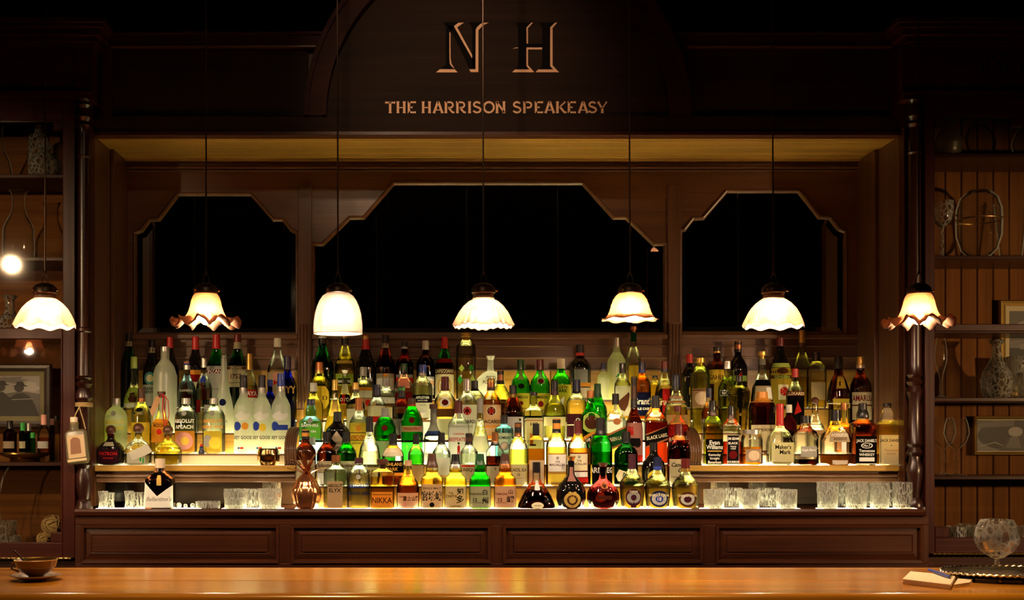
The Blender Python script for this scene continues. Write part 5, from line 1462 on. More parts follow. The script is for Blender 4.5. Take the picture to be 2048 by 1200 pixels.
B('2',1418,777,30,'std','clr',('amb',.7),('cap',.14,'nvy'),[(838,852,.9,'gry',('t','LIQUEUR',.5,.5,'wht'))],
  'liqueur_bottle','amber bottle with navy cap behind the olive tinted bourbon', dy=.0)
B('3',1400,716,38,'cyl','lgn',('pal',.55),('cork',.12,'gld'),[(778,816,.88,'tan',('o',0,.5,.34,'bei',1.1),('b',.9,.95,'brn'))],
  'tequila_bottle','olive tinted clear bottle with cork and ornate square label')
B('3',1455,723,36,'std','clr',('lgn',.78),('cap',.10,'slv'),[(781,792,.88,'wht',('r',-.94,.94,.1,.9,'blk'),('t','RICARD',.5,.55,'wht'))],
  'pastis_bottle','yellow green bottle with silver cap and small black name plate', dy=.03)
def germ(t, sh, H, W):
    mb = MB(); n = 9
    for k in range(n):
        phi = -1.3+2.6*k/(n-1)
        mb.tube([sh.surf(phi, .05+.03*i, .001) for i in range(24)], .0016, GL['clr'](), 6)
    mb.build('raised_rib', t, offset=(0, 0, 0))
B('3',1478,752,42,'germ','clr',('yel',.8),('cap',.10,'blk'),[(776,866,.17,'blk',('t','ST-GERMAIN',.4,.05,'gld',0,0,-PI/2))],
  'liqueur_bottle','fluted yellow elderflower bottle with narrow black stripe', extra=germ, dy=-.022)
B('3',1524,703,42,'round','clr',('wat',.5),('cork',.10,'gld'),[(760,772,.95,'blk'),(773,800,.8,'bei',('r',.2,.9,.1,.9,'wht')),(718,730,.9,'gry')],
  'tequila_bottle','clear tequila bottle with cork, black band and beige label')
B('3',1590,738,34,'std','clr',('pal',.5),('cap',.13,'red','red'),[(783,850,.94,'blk',('b',.86,1,'drd'),('t','LUXARDO',.93,.10,'crm'),('p',[(-.3,.3),(0,.7),(.4,.4),(.1,.45)],'red'))],
  'liqueur_bottle','bottle with red fluted cap and black label with red top')
B('4',1560,676,42,'slope','blk',None,('cap',.12,'drd'),[(727,813,.93,'yel',('b',.90,1,'lgn'),('b',.64,.72,'brn'),('t','GINEBRA',.68,.07,'lgn'),('o',0,.82,.07,'brn',2),('r',-.35,.45,.15,.5,'crm'),('o',.1,.34,.1,'red'))],
  'gin_bottle','black bottle with dark red cap and tall yellow label')
B('4',1379,709,32,'std','blk',None,('cap',.16,'red'),[(775,790,.7,None,('p',[(-.3,0),(0,.5),(-.3,1),(.2,.9),(.3,.3),(.6,0),(.1,.3)],'yel'))],
  'liqueur_bottle','black bottle with bright red cap by the pilaster over the bracket')
B('4',1434,695,38,'std','brn',None,('cap',.09,'blk','gld'),[(740,768,.92,'yel',('o',0,.5,.5,'yel'),('t','KAHLUA',.45,.34,'brn')),(768,813,.5,'yel')],
  'liqueur_bottle','dark brown coffee liqueur bottle with gold ring and yellow arched label')
B('4',1476,683,36,'std','blk',None,('cap',.16,'cop','blk','blk'),[(752,763,.8,'lgn'),(745,752,.4,None,('p',[(-.5,0),(.3,1),(.4,0)],'red'))],
  'liqueur_bottle','black bottle with copper band on the cap and small green label')
B('4',1604,661,38,'round','clr',('yel',.4),('cap',.22,'gld','brn'),[],
  'grappa_bottle','tallest clear bottle with ribbed gold neck at the back of the liqueur shelf', dy=.03)
B('4',1633,705,38,'abs','clr',('yel',.5),('cap',.16,'blk'),[(765,800,.7,'bei')],
  'liqueur_bottle','clear ribbed bottle with black cap next to the monk shaped bottle', dy=-.03)
def rope(t, sh, H, W):
    mb = MB(); a, b, n = sh.sec(.38)
    mb.tube([(a*1.03*math.cos(k*PI/12), b*1.03*math.sin(k*PI/12), H*.385) for k in range(24)], .0022, plain(C_['bei'], .8), 6, closed=True)
    mb.tube([(W*.12, -b*1.06, H*.385), (W*.17, -b*1.08, H*.3), (W*.16, -b*1.08, H*.2), (W*.20, -b*1.06, H*.12)], .0018, plain(C_['bei'], .8), 6)
    mb.build('cord_belt', t, offset=(0, 0, 0))
B('3',1677,713,46,'monk','brn',None,('cap',.16,'blk'),[(752,778,.5,'gld',('r',-.85,.85,.1,.9,'yel'),('t','F',.5,.6,'brn')),(798,850,.72,'yel',('t','Frangelico',.7,.2,'brn',0,.3))],
  'liqueur_bottle','brown monk shaped bottle with cord belt and yellow skirt label', extra=rope)
B('3',1721,714,42,'std','brn',None,('cap',.15,'gld','bei'),[(785,840,.92,'crm',('t','AMARULA',.78,.22,'drd'),('b',.5,.55,'brn')),(776,785,.5,'brn')],
  'liqueur_bottle','dark brown cream liqueur bottle with gold cap and cream label')
# large bottle on the counter under the side shelf
B('A',320,918,58,'balla','brn',None,('cap',.18,'bei'),[(960,1014,.95,None,('p',[(0,.42),(-1,1),(-1,0),(1,0),(1,.82)],'wht'),("t","Ballantine's",.32,.16,'gry',.1,.3)),(950,970,.3,None,('r',-.1,.9,0,1,'gld'))],
  'whisky_bottle','square shouldered dark whisky bottle with white peaked label, alone among the shot glasses')
# ------------------------------------------------------------ glassware
CRY = lambda: glass((.98, .98, .96), .6, 0.0, 1.4, 1.0, edge=1.0, name='crystal', haze=.02, bump=.6, cuts=.55)
CLEAR = lambda: glass((.985, .985, .965), .07, 0.0, 1.30, 1.0, edge=1.0, name='thin_glass', haze=.006, rim=.5, fior=1.13)
CRYB = lambda: glass((.985, .985, .965), .22, 0.0, 1.35, 1.0, edge=1.0, name='cut_crystal', haze=.01, bump=.35, bscale=(55, 55, 38), cuts=.30)
def vessel(mb, prof_out, thick, mat, seg=48, c=(0, 0, 0), cut=None, base_t=.006):
    """open vessel with an inner wall"""
    inner = [(max(r-thick, .001), z) for r, z in prof_out if z > prof_out[0][1]+base_t]
    inner = [(inner[0][0]*.2, prof_out[0][1]+base_t), (inner[0][0]*.95, prof_out[0][1]+base_t)]+inner
    pr = [(.001, prof_out[0][1])]+prof_out+[(prof_out[-1][0]-thick*.5, prof_out[-1][1]+thick*.4)]+inner[::-1]
    no = len(prof_out)+1
    idx = {id(p): i for i, p in enumerate(pr)}
    def fn(t, r, z):
        if cut: r = cut(t, r, z)
        return r*math.cos(t), r*math.sin(t), z
    mb.lathe(pr, mat, seg, c=c, fn=fn, cap=True)
def lin(p, n=4):
    o = []
    for (a, b), (c, d) in zip(p[:-1], p[1:]):
        for i in range(n): o.append((a+(c-a)*i/n, b+(d-b)*i/n))
    return o+[p[-1]]
def tumbler_proto(name, label, w, h, kind, loc, grp, cat='glass'):
    t = thing(name, label, cat, loc, grp)
    mb = MB()
    def cut(tt, r, z):
        f = z/h
        if kind == 'cut' and f < .78: r *= 1+.035*math.cos(12*tt+z/h*5)*math.cos(12*tt-z/h*5)
        elif kind == 'flute' and f < .85: r *= 1+.03*abs(math.cos(9*tt))
        elif kind == 'dia' and f < .9: r *= 1+.04*math.cos(8*tt+z/h*9)*math.cos(8*tt-z/h*9)
        return r
    vessel(mb, lin([(w*.44, 0), (w*.45, h*.05), (w*.5, h)], 8), .003, CRY(), 72, cut=cut, base_t=h*.12)
    mb.build('tumbler_wall', t, offset=(0, 0, 0), angle=25)
    return t
GT = 'cut tumblers on the back counter'
zA = ROWZ['A'][1]+0.002
def put(proto, px, top, y, label, used, k=[0]):
    s = S(y)
    loc = (XX(px, y), y, zA)
    if proto in used: o = copy_thing(proto, loc, label)
    else: o = proto; o.location = loc; o['label'] = label; used.add(proto)
    o.rotation_euler = (0, 0, random.uniform(0, 1))
    return o
used = set()
s0 = S(-.05)
p_cut = tumbler_proto('tumbler', 'x', 47*s0, 38*s0, 'cut', (0, 0, 0), GT)
p_fl = tumbler_proto('tumbler', 'x', 42*s0, 37*s0, 'flute', (0, 0, 0), GT)
p_dia = tumbler_proto('tumbler', 'x', 42*s0, 52*s0, 'dia', (0, 0, 0), GT)
p_tall = tumbler_proto('tumbler', 'x', 38*s0, 50*s0, 'flute', (0, 0, 0), GT)
for px, y, pr, lb in ((471, -.07, p_cut, 'cut crystal tumbler nearest the flat clear dish'), (505, .03, p_fl, 'fluted tumbler between two cut tumblers near the pineapple vessel'), (540, -.07, p_cut, 'cut crystal tumbler next to the copper pineapple vessel'),
                      (543, .13, p_tall, 'tall fluted tumbler behind the cut tumbler by the pineapple vessel'),
                      (1428, -.07, p_fl, 'fluted tumbler beside the last crested whisky bottle'), (1461, .05, p_cut, 'cut tumbler, second from the crested whisky bottle'), (1498, -.07, p_fl, 'fluted tumbler in the middle of the short row'),
                      (1536, .05, p_cut, 'cut tumbler, second from the open end of the short row'), (1573, -.07, p_fl, 'fluted tumbler at the open end of the short row'), (1440, .17, p_tall, 'tall tumbler half hidden behind the start of the short row'), (1515, .17, p_tall, 'tall tumbler half hidden behind the middle of the short row'),
                      (1655, -.07, p_dia, 'diamond cut tumbler standing first in the long row'), (1690, .06, p_tall, 'tall fluted tumbler set back behind the first two of the long row'), (1712, -.07, p_dia, 'diamond cut tumbler, second in the long row'),
                      (1738, .06, p_tall, 'fluted tumbler set back in the middle of the long row'), (1759, -.07, p_tall, 'fluted tumbler, second from the turned column'), (1784, .06, p_dia, 'diamond cut tumbler set back near the turned column'), (1806, -.07, p_dia, 'diamond cut tumbler right next to the turned column'), (1715, .18, p_dia, 'diamond cut tumbler hidden behind the middle of the long row')):
    put(pr, px, 0, y, lb, used)
# shot glasses and small things at the other end
def shot(px, y, w, h, label, first=[None]):
    s = S(y)
    t = thing('shot_glass', label, 'glass', (XX(px, y), y, zA), 'shot glasses on the back counter')
    mb = MB(); vessel(mb, lin([(w*s*.46, 0), (w*s*.38, h*s*.35), (w*s*.42, h*s*.7), (w*s*.5, h*s)], 5), .002, CRY(), 24, base_t=h*s*.3)
    mb.build('glass_wall', t, offset=(0, 0, 0))
shot(206, -.07, 20, 34, 'shot glass nearest the turned column under the dark coffee tequila')
shot(221, -.03, 18, 30, 'shot glass standing second from the turned column')
shot(258, -.06, 19, 34, 'waisted shot glass in the gap before the dark whisky bottle')
shot(271, -.02, 17, 30, 'shot glass tucked behind the waisted one')
shot(286, -.06, 15, 31, 'narrow shot glass touching the dark whisky bottle')
t = thing('glass_dish', 'flat clear rectangular glass dish on the counter', 'dish', (XX(416, -.06), -.06, zA), 'small glass on the back counter')
mb = MB(); s = S(-.06); w, h = 45*s, 14*s
for b in ((-w/2, w/2, -.025, .025, 0, .003), (-w/2, -w/2+.003, -.025, .025, .003, h), (w/2-.003, w/2, -.025, .025, .003, h), (-w/2+.003, w/2-.003, -.025, -.022, .003, h), (-w/2+.003, w/2-.003, .022, .025, .003, h)):
    mb.box(*b, CRY())
mb.build('dish_wall', t, offset=(0, 0, 0))
for i, (px, r, lb) in enumerate(((358, 9, 'small round glass knob beside the dark whisky bottle'), (371, 7, 'tiny glass stopper lying next to the round knob'), (385, 8, 'small glass stopper nearest the flat dish'))):
    t = thing('glass_stopper', lb, 'stopper', (XX(px, -.05), -.05, zA), 'small glass on the back counter')
    mb = MB(); R = r*S(-.05)*.6
    mb.lathe([(R*max(.05, math.sin(a)), R-R*math.cos(a)) for a in [PI*k/8 for k in range(9)]], CRY(), 12, smooth=False)
    mb.build('knob', t, offset=(0, 0, 0))
t = thing('dark_pot', 'round dark pot at the back of the compartment behind the shot glasses', 'pot', (XX(236, .2), .2, zA), None)
mb = MB(); s = S(.2)
vessel(mb, lin([(16*s, 0), (26*s, 8*s), (28*s, 26*s), (24*s, 44*s), (20*s, 50*s)], 3), .003, plain((.012, .009, .007), .35), 32)
mb.build('pot_wall', t, offset=(0, 0, 0))
# metal cup
y = .03; s = S(y)
t = thing('copper_cup', 'shiny bronze cup on the shelf edge below the frosted vodkas', 'cup', (XX(537, y), y, ROWZ['1'][1]))
mb = MB(); vessel(mb, lin([(18*s, 0), (22*s, 8*s), (23*s, 20*s), (20*s, 33*s)], 4), .0015, plain((.36, .20, .07), .18, 1.0, name='bronze'), 36)
mb.build('cup_wall', t, offset=(0, 0, 0))
# little figure between the vodkas
y = .10; s = S(y)
t = thing('miniature_figurine', 'tiny red and blue figurine between two short necked vodkas', 'figurine', (XX(403, y), y, ROWZ['2'][1]))
mb = MB(); mb.lathe([(6*s, 0), (6.5*s, 3*s), (4*s, 9*s), (5*s, 12*s), (2*s, 15*s)], plain(C_['nvy'], .4), 14); mb.lathe([(2*s, 14*s), (3*s, 16*s), (3*s, 18*s), (.5*s, 20*s)], plain(C_['red'], .4), 12)
mb.build('painted_body', t, offset=(0, 0, 0))
# ribbon and tag on the mezcal, paper tags on the clear tequila (each hangs from its bottle)
y = .15-.05; s = S(y)
t = thing('red_ribbon', 'red ribbon tassel hanging from the neck of the orange labelled mezcal', 'ribbon', (XX(329, y), y, ZZ(790, y)))
mb = MB(); rm = plain(C_['red'], .6)
def Q(px, py, yy=y): return (XX(px, yy), yy, ZZ(py, yy))
mb.tube([Q(318, 795), Q(326, 788), Q(332, 794), Q(330, 820), Q(333, 850)], .0022, rm, 6)
mb.tube([Q(328, 792), Q(336, 800), Q(338, 830), Q(335, 845)], .0018, rm, 6); mb.tube([Q(326, 790), Q(325, 820), Q(329, 852)], .0026, rm, 6)
mb.build('ribbon_strand', t)
t = thing('wooden_tag', 'tan wooden tag tied to the orange labelled mezcal', 'tag', (XX(310, y), y-.006, ZZ(800, y)))
mb = MB(); mb.prism([(XX(a, y), ZZ(b, y)) for a, b in ((303,830),(301,822),(312,793),(318,793),(322,800),(308,832))], y-.010, y-.007, plain((.5, .27, .12), .6))
mb.build('tag_board', t)
y = .005; s = S(y)
for k, (q, lb) in enumerate(((((257,905),(278,895),(286,913),(266,922)), 'pale paper tag hanging on the squat clear tequila, lower one'), (((276,896),(296,888),(305,903),(285,914)), 'pale paper tag hanging on the squat clear tequila, upper one'))):
    t = thing('paper_tag', lb, 'tag', (XX(280, y), y, ZZ(900, y)))
    mb = MB(); mb.prism([(XX(a, y), ZZ(b, y)) for a, b in q], y-.002*k-.003, y-.002*k-.0022, paper((.6, .58, .48), .3)); mb.build('card', t)
    mb = MB(); mb.tube([(XX(276, y+.01), y+.005, ZZ(880, y)), (XX(q[1][0], y), y-.002*k-.0026, ZZ(q[1][1]+4, y))], .0012, BLACK, 6); mb.build('string', t)

# ------------------------------------------------------------ hanging flask
y = -.135; s = S(y)
t = thing('hanging_flask', 'old glass flask with cork and paper label tied to the turned column with ribbon', 'flask', (XX(155, y), y, ZZ(866, y)))
mb = MB()
def fl(off, y0, y1):
    q = [(131,868),(136,862),(148,859),(165,858),(172,862),(179,918),(176,926),(140,930),(135,925)]
    return q
q = [(XX(a, y), ZZ(b, y)) for a, b in fl(0, 0, 0)]
ol = offset_poly(q, 0.0)
for d, ya in ((-.006, -.014),): pass
rings = [(offset_poly(q, d), yy) for d, yy in ((-.010, -.020), (-.004, -.017), (0, -.008), (0, .008), (-.004, .017), (-.010, .020))]
vs = []; fs = []; n = len(q)
for r, yy in rings: vs += [(x, y+yy, z) for x, z in r]
for j in range(len(rings)-1):
    for i in range(n): fs.append((j*n+i, j*n+(i+1) % n, (j+1)*n+(i+1) % n, (j+1)*n+i))
fs.append(tuple(range(n-1, -1, -1))); fs.append(tuple(range((len(rings)-1)*n, len(rings)*n)))
mb.add(vs, fs, frosted((.62, .55, .32), 'aged_glass', .5), True)
mb.lathe([(9*s, ZZ(862, y)), (8*s, ZZ(850, y)), (8.5*s, ZZ(848, y)), (8.5*s, ZZ(844, y))], frosted((.62, .55, .32), 'aged_glass', .5), 20, c=(XX(149, y), y, 0))
mb.build('flask_body', t, bevel=.003)
mb = MB(); mb.lathe([(7*s, ZZ(849, y)), (7.5*s, ZZ(836, y)), (6.5*s, ZZ(834, y))], plain(C_['bei'], .6), 18, c=(XX(148, y), y, 0)); mb.build('cork', t)
mb = MB(); mb.prism([(XX(a, y), ZZ(b, y)) for a, b in ((136,873),(170,868),(175,913),(141,918))], y-.0212, y-.0202, plain((.50, .36, .20), .8))
mb.prism([(XX(a, y), ZZ(b, y)) for a, b in ((144,880),(149,875),(158,875),(163,879),(166,906),(145,909))], y-.0220, y-.0208, plain((.22, .10, .05), .8))
mb.prism([(XX(a, y), ZZ(b, y)) for a, b in ((138,920),(176,915),(177,920),(139,925))], y-.0212, y-.0202, plain((.55, .42, .22), .8))
mb.build('paper_label', t)
mb = MB(); rb = plain((.38, .26, .10), .6)
cc = (XX(168, -.085), -.085)
for dz in (0, .006, .012): mb.tube([(cc[0]+.034*math.cos(a), cc[1]+.034*math.sin(a), ZZ(806, y)+dz-.012) for a in [PI*k/10 for k in range(20)]], .004, rb, 6, closed=True)
mb.tube([(XX(160, y), y, ZZ(812, y)), (XX(152, y), y-.004, ZZ(828, y)), (XX(148, y), y, ZZ(840, y))], .003, rb, 6)
mb.tube([(XX(158, y), y, ZZ(812, y)), (XX(166, y), y-.004, ZZ(836, y)), (XX(171, y), y, ZZ(858, y))], .0025, rb, 6)
mb.build('ribbon', t)

# ------------------------------------------------------------ things in the cabinets
def shelf_z(px, side): return ZZ(px, -.05)+.0012
def glassthing(name, label, px, y, base, prof, mat=None, thick=.002, seg=40, cut=None, part='glass_wall', cat=None, grp=None, extra=None):
    s = S(y); zb = shelf_z(base, 0) if base else 0
    t = thing(name, label, cat or name.split('_')[-1], (XX(px, y), y, zb), grp)
    mb = MB(); vessel(mb, lin([(r*s, z*s) for r, z in prof], 4), thick, mat or CLEAR(), seg, cut=cut)
    mb.build(part, t, offset=(0, 0, 0), angle=60)
    if extra:
        mb = MB(); pn_ = extra(mb, s); mb.build(pn_, t, offset=(0, 0, 0))
    return t
YG = .03
ribs = lambda n, a: (lambda t, r, z: r*(1+a*abs(math.cos(n*t))))
dia = lambda n, a, h: (lambda t, r, z: r*(1+a*math.cos(n*t+z*h)*math.cos(n*t-z*h)))
# glazed cabinet with the photograph
glassthing('glass_carafe', 'partly hidden glass carafe on the top shelf at the edge of the cabinet', -2, YG, 351, [(24,0),(26,10),(22,35),(10,60),(7,80),(7,100),(10,108)])
def st1(mb, s): mb.lathe([(5*s, 104*s), (8*s, 106*s), (8*s, 112*s), (5*s, 113*s)], CRY(), 14); return 'stopper'
glassthing('square_decanter', 'tall fluted crystal decanter with flat stopper on the top shelf', 78, YG+.05, 351, [(19,0),(20,6),(20,88),(17,93),(8,96),(8,105)], CRYB(), cut=ribs(8, .05), extra=st1)
def st2(mb, s): mb.lathe([(6*s, 56*s), (14*s, 60*s), (15*s, 66*s), (9*s, 68*s), (6*s, 74*s), (3*s, 82*s), (.5*s, 83*s)], CRY(), 16); return 'stopper'
glassthing('round_decanter', 'round cut crystal decanter with pointed stopper on the top shelf', 91, YG-.01, 351, [(14,0),(24,6),(30,20),(29,34),(20,48),(8,54),(10,58)], CRYB(), cut=dia(9, .05, 90), extra=st2)
glassthing('wine_carafe', 'clear wine carafe with flared lip on the second shelf', 37, YG, 516, [(29,0),(31,20),(30,62),(26,74),(16,92),(12,108),(12,128),(16,137),(19,139)], cut=ribs(12, .012))
glassthing('small_carafe', 'small squat decanter low on the third shelf', 20, YG, 660, [(22,0),(25,8),(22,22),(12,36),(9,44),(9,62),(14,70),(16,71)], CRYB(), cut=ribs(10, .03))
# framed photograph: two seated figures in hats against a landscape
def picture(label, quad, y, frame_m, mat_m, fw, mw, pict, lean=0.0):
    x0, y0, x1, y1 = quad
    t = thing('picture_frame', label, 'picture', (XX((x0+x1)/2, y), y, ZZ(y1, y)))
    X0, X1, Z1, Z0 = XX(x0, y), XX(x1, y), ZZ(y0, y), ZZ(y1, y)
    s = S(y); f = fw*s; m = mw*s
    h = [(X0+f, Z0+f), (X1-f, Z0+f), (X1-f, Z1-f), (X0+f, Z1-f)]
    mb = MB(); frame_sweep(mb, h, [(0, y+.004), (0, y-.006), (f*.4, y-.010), (f*.8, y-.008), (f, y-.002), (f, y+.012)], frame_m); mb.build('frame', t)
    mb = MB(); mb.box(X0+f*.5, X1-f*.5, y+.004, y+.010, Z0+f*.5, Z1-f*.5, mat_m); mb.build('mount', t)
    mb = MB(); px0, px1, pz0, pz1 = X0+f+m, X1-f-m, Z0+f+m, Z1-f-m
    mb.box(px0, px1, y+.003, y+.0042, pz0, pz1, plain((.06, .055, .05), .5, name='photo_grey'))
    for i, (col, pts) in enumerate(pict):
        mb.prism([(px0+(px1-px0)*u, pz0+(pz1-pz0)*v) for u, v in pts], y+.0028-.0002*i, y+.0032, plain((col, col*.97, col*.92), .6, name='photo_tone'))
    mb.build('photograph', t)
    return t
def blob(cx, cy, rx, ry, n=14, j=.0, ph=0): return [(min(1, max(0, cx+rx*math.cos(2*PI*k/n)*(1+j*math.sin(3*k+ph)))), min(1, max(0, cy+ry*math.sin(2*PI*k/n)*(1+j*math.cos(2*k+ph))))) for k in range(n)]
land = [(.30, [(0,.60),(0,1),(1,1),(1,.55),(.7,.62),(.4,.55)]), (.16, blob(.2,.85,.2,.12,14,.3)), (.40, blob(.8,.72,.2,.12,14,.3,1)), (.14, blob(.55,.9,.22,.08,14,.3,2)),
        (.012, [(.12,0),(.14,.42),(.24,.52),(.3,.60),(.42,.60),(.48,.50),(.58,.40),(.60,0)]), (.02, blob(.36,.72,.09,.11)), (.008, [(.24,.76),(.30,.80),(.34,.88),(.44,.88),(.47,.80),(.52,.77)]),
        (.012, [(.46,0),(.5,.42),(.62,.56),(.74,.58),(.84,.48),(.93,.26),(.98,0)]), (.02, blob(.67,.70,.08,.10)), (.008, [(.56,.74),(.62,.78),(.64,.86),(.73,.86),(.76,.78),(.82,.74)]), (.22, [(.55,.40),(.9,.42),(.9,.44),(.55,.42)])]
picture('dark framed black and white photograph of two hatted figures with an olive mount', (-70, 728, 103, 856), .17, plain((.03, .018, .012), .35), plain((.20, .18, .09), .8), 14, 10, land)
# tray of miniature bottles
ty = .04; zt3 = shelf_z(925, 0); s = S(ty)
t = thing('brass_tray_stand', 'low oval brass stand under the miniature bottles', 'stand', (XX(50, ty), ty, zt3))
mb = MB()
mb.lathe([(.06, 0), (.066, .008), (.06, .014), (.095, .026), (.112, .034), (.112, .040), (.105, .042)], plain((.40, .24, .07), .25, 1.0, name='old_brass'), 40, c=(XX(50, ty), ty, zt3))
mb.build('stand_plate', t)
for px, top, w, gl, cp, lb, nm in ((20, 842, 26, 'brn', 'blk', 'bei', 'brown miniature bottle with beige label on the brass stand'), (46, 846, 16, 'dgn', 'grn', 'crm', 'dark miniature bottle with green cap and cream label'), (58, 847, 10, 'dgn', 'slv', None, 'slim miniature bottle with silver cap'), (66, 866, 12, 'grn', 'grn', None, 'smallest miniature bottle with bright green cap'), (88, 830, 25, 'clr', 'pnk', 'wht', 'clear miniature bottle with pink dropper and white label')):
    yy = ty-.03; ss = S(yy); zb = zt3+.042; base = CY+(CAMZ-zb)/ss
    ROWZ['m'] = (yy, zb)
    B('m', px, top, w, 'std' if gl != 'clr' else 'round', gl, None if gl != 'clr' else ('pnk', .4), ('cap', .26, cp), [(base-22, base-8, .8, lb)] if lb else [], 'miniature_bottle', lb and nm or nm)
ROWZ['n'] = (.06, zt3)
B('n', 113, 832, 16, 'cyl', 'clr', ('pal', .6), ('cap', .1, 'blk'), [], 'slim_bottle', 'slim clear bottle with black cap at the edge of the cabinet door')
B('n', 105, 838, 13, 'cyl', 'brn', None, ('cap', .14, 'pnk'), [], 'slim_bottle', 'thin dark bottle with pink stopper beside the dropper bottle')
# low compartment: stirrer, tumblers, straw ball
t = thing('glass_stirrer', 'twisted glass stirring rod leaning in the lowest compartment', 'stirrer', (XX(8, YG), YG, shelf_z(1088, 0)))
mb = MB(); mb.tube([(XX(2, YG), YG+.02, shelf_z(1088, 0)+.004), (XX(-4, YG), YG, ZZ(1000, YG)), (XX(6, YG), YG, ZZ(955, YG)), (XX(20, YG), YG, ZZ(930, YG))], .004, CRY(), 8); mb.build('rod', t)
mb = MB();
zfloor = ZZ(1108, YD)
zl = ZZ(1086, YG)
for px, y, w, h, lb in ((10, YG, 44, 44, 'ribbed tumbler in the lowest compartment of the photograph cabinet'), (26, YG-.05, 30, 24, 'short tumbler in front of the ribbed one in the lowest compartment')):
    s = S(y); t = thing('tumbler', lb, 'glass', (XX(px, y), y, zfloor+.001), 'glasses in the cabinets')
    mb = MB(); vessel(mb, lin([(w*s*.42, 0), (w*s*.46, h*s*.1), (w*s*.5, h*s*1.35)], 6), .002, CRY(), 48, cut=ribs(9, .04)); mb.build('tumbler_wall', t, offset=(0, 0, 0), angle=25)
for px, py, r, lb in ((106, 1052, 22, 'pale straw ball in the lowest compartment'), (88, 1078, 14, 'small brown straw ball below the pale one')):
    y = YG+.02; s = S(y); t = thing('straw_ball', lb, 'ornament', (XX(px, y), y, ZZ(py, y)))
    mb = MB(); sm = plain((.55, .38, .16), .7)
    for k in range(9):
        a = k*1.3; ax = Vector((math.sin(a), math.cos(a*1.7), math.cos(a))).normalized(); u = ax.cross(Vector((.3, .5, .8))).normalized(); w_ = ax.cross(u)
        mb.tube([Vector((XX(px, y), y, ZZ(py, y)))+(u*math.cos(q_*PI/8)+w_*math.sin(q_*PI/8))*r*s for q_ in range(16)], .003, sm, 6, closed=True)
    mb.lathe([(r*s*.9*max(.05, math.sin(a)), ZZ(py, y)-r*s*.9*math.cos(a)) for a in [PI*k/8 for k in range(9)]], sm, 16, c=(XX(px, y), y, 0))
    mb.build('woven_straw', t)
# cabinet with the plank back
glassthing('glass_vase', 'pale swollen glass vase on the top shelf', 1897, YG, 309, [(16,0),(24,14),(27,32),(20,52),(12,64),(10,78)], frosted((.8, .72, .5), 'smoky_glass', .75))
glassthing('glass_vase', 'second glass vase far along the top shelf', 2052, YG, 309, [(16,0),(24,14),(27,32),(20,52),(12,60)], CLEAR())
def ringx(mb, s): mb.tube([(44*s*math.cos(k*PI/16), 44*s*math.sin(k*PI/16), 78*s) for k in range(32)], .0035, BRASS, 6, closed=True); return 'metal_ring'
glassthing('domed_jar', 'large domed glass jar with brass ring on the second shelf', 1958, YG, 513, [(26,0),(22,6),(34,18),(43,46),(44,76),(43,100),(36,122),(22,136),(6,140)], CLEAR(), extra=ringx)
glassthing('glass_compote', 'footed glass bowl at the cabinet edge on the second shelf', 1884, YG+.02, 513, [(20,0),(18,3),(4,8),(3,60),(6,66),(18,78),(22,100),(22,116)], CRYB())
def hnd(mb, s): mb.tube([(26*s, 0, 96*s), (44*s, 0, 92*s), (46*s, 0, 60*s), (24*s, 0, 22*s)], .005, CLEAR(), 8); return 'handle'
glassthing('glass_pitcher', 'flared glass pitcher beside the domed jar', 2022, YG+.01, 513, [(18,0),(20,4),(24,40),(28,80),(32,112)], CLEAR(), cut=ribs(10, .03), extra=hnd)
glassthing('champagne_flute', 'slender flute glass on the middle shelf by the cabinet edge', 1882, YG, 796, [(14,0),(13,2),(2.5,6),(2.5,36),(5,50),(11,72),(12,92),(8,120)], CLEAR(), cat='glass')
glassthing('footed_decanter', 'cut glass decanter with wide lip on the middle shelf', 1993, YG, 796, [(22,0),(28,12),(30,34),(26,52),(14,72),(9,88),(8,106),(13,112),(16,117)], CRYB(), cut=dia(10, .04, 80))
for px, yy, lb in ((2036, YG+.06, 'tall ribbed tumbler next to the cut glass decanter'), (2056, YG-.05, 'short ribbed tumbler at the picture edge on the middle shelf')):
    glassthing('ribbed_tumbler', lb, px, yy, 796, [(15,0),(16,6),(20,60),(21,84)] if px < 2050 else [(15,0),(17,6),(19,50)], CRY(), cut=ribs(10, .05), cat='glass')
for px, yy, lb in ((1886, YG+.045, 'wine glass with twisted stem half behind the door edge'), (1913, YG-.06, 'wine glass with twisted stem in full view on the lower shelf')):
    glassthing('wine_glass', lb, px, yy, 952, [(20,0),(19,1.5),(4,4),(3,8),(4,30),(3,48),(6,54),(18,66),(24,84),(22,102),(18,114)], CLEAR(), cut=lambda t, r, z: r*(1+(.10*math.cos(3*t+z*500) if r < .012 else .012*math.cos(10*t))), cat='glass')
GOLDF = plain((.55, .36, .10), .32, .9, name='gilt')
port = [(.03, blob(.5, .5, .5, .5)), (.10, [(0,.75),(0,1),(.3,.95),(.5,1),(.5,.8)]), (.16, [(0,.86),(.3,.9),(.3,.88),(0,.84)]), (.05, [(.3,.0),(.4,.4),(.55,.62),(.72,.5),(.8,.2),(.78,0)]), (.28, blob(.52,.62,.10,.16)), (.12, [(.38,.1),(.46,.45),(.56,.45),(.6,.1)]), (.20, [(0,.15),(.25,.3),(.35,.18),(.34,.16),(.24,.26),(0,.12)]), (.14, [(.8,.6),(1,.66),(1,.6),(.8,.55)])]
picture('gold framed dark photograph of a seated figure hung on the plank back', (1947, 832, 2110, 910), .19, GOLDF, plain((.45, .38, .2), .7), 6, 2, port)
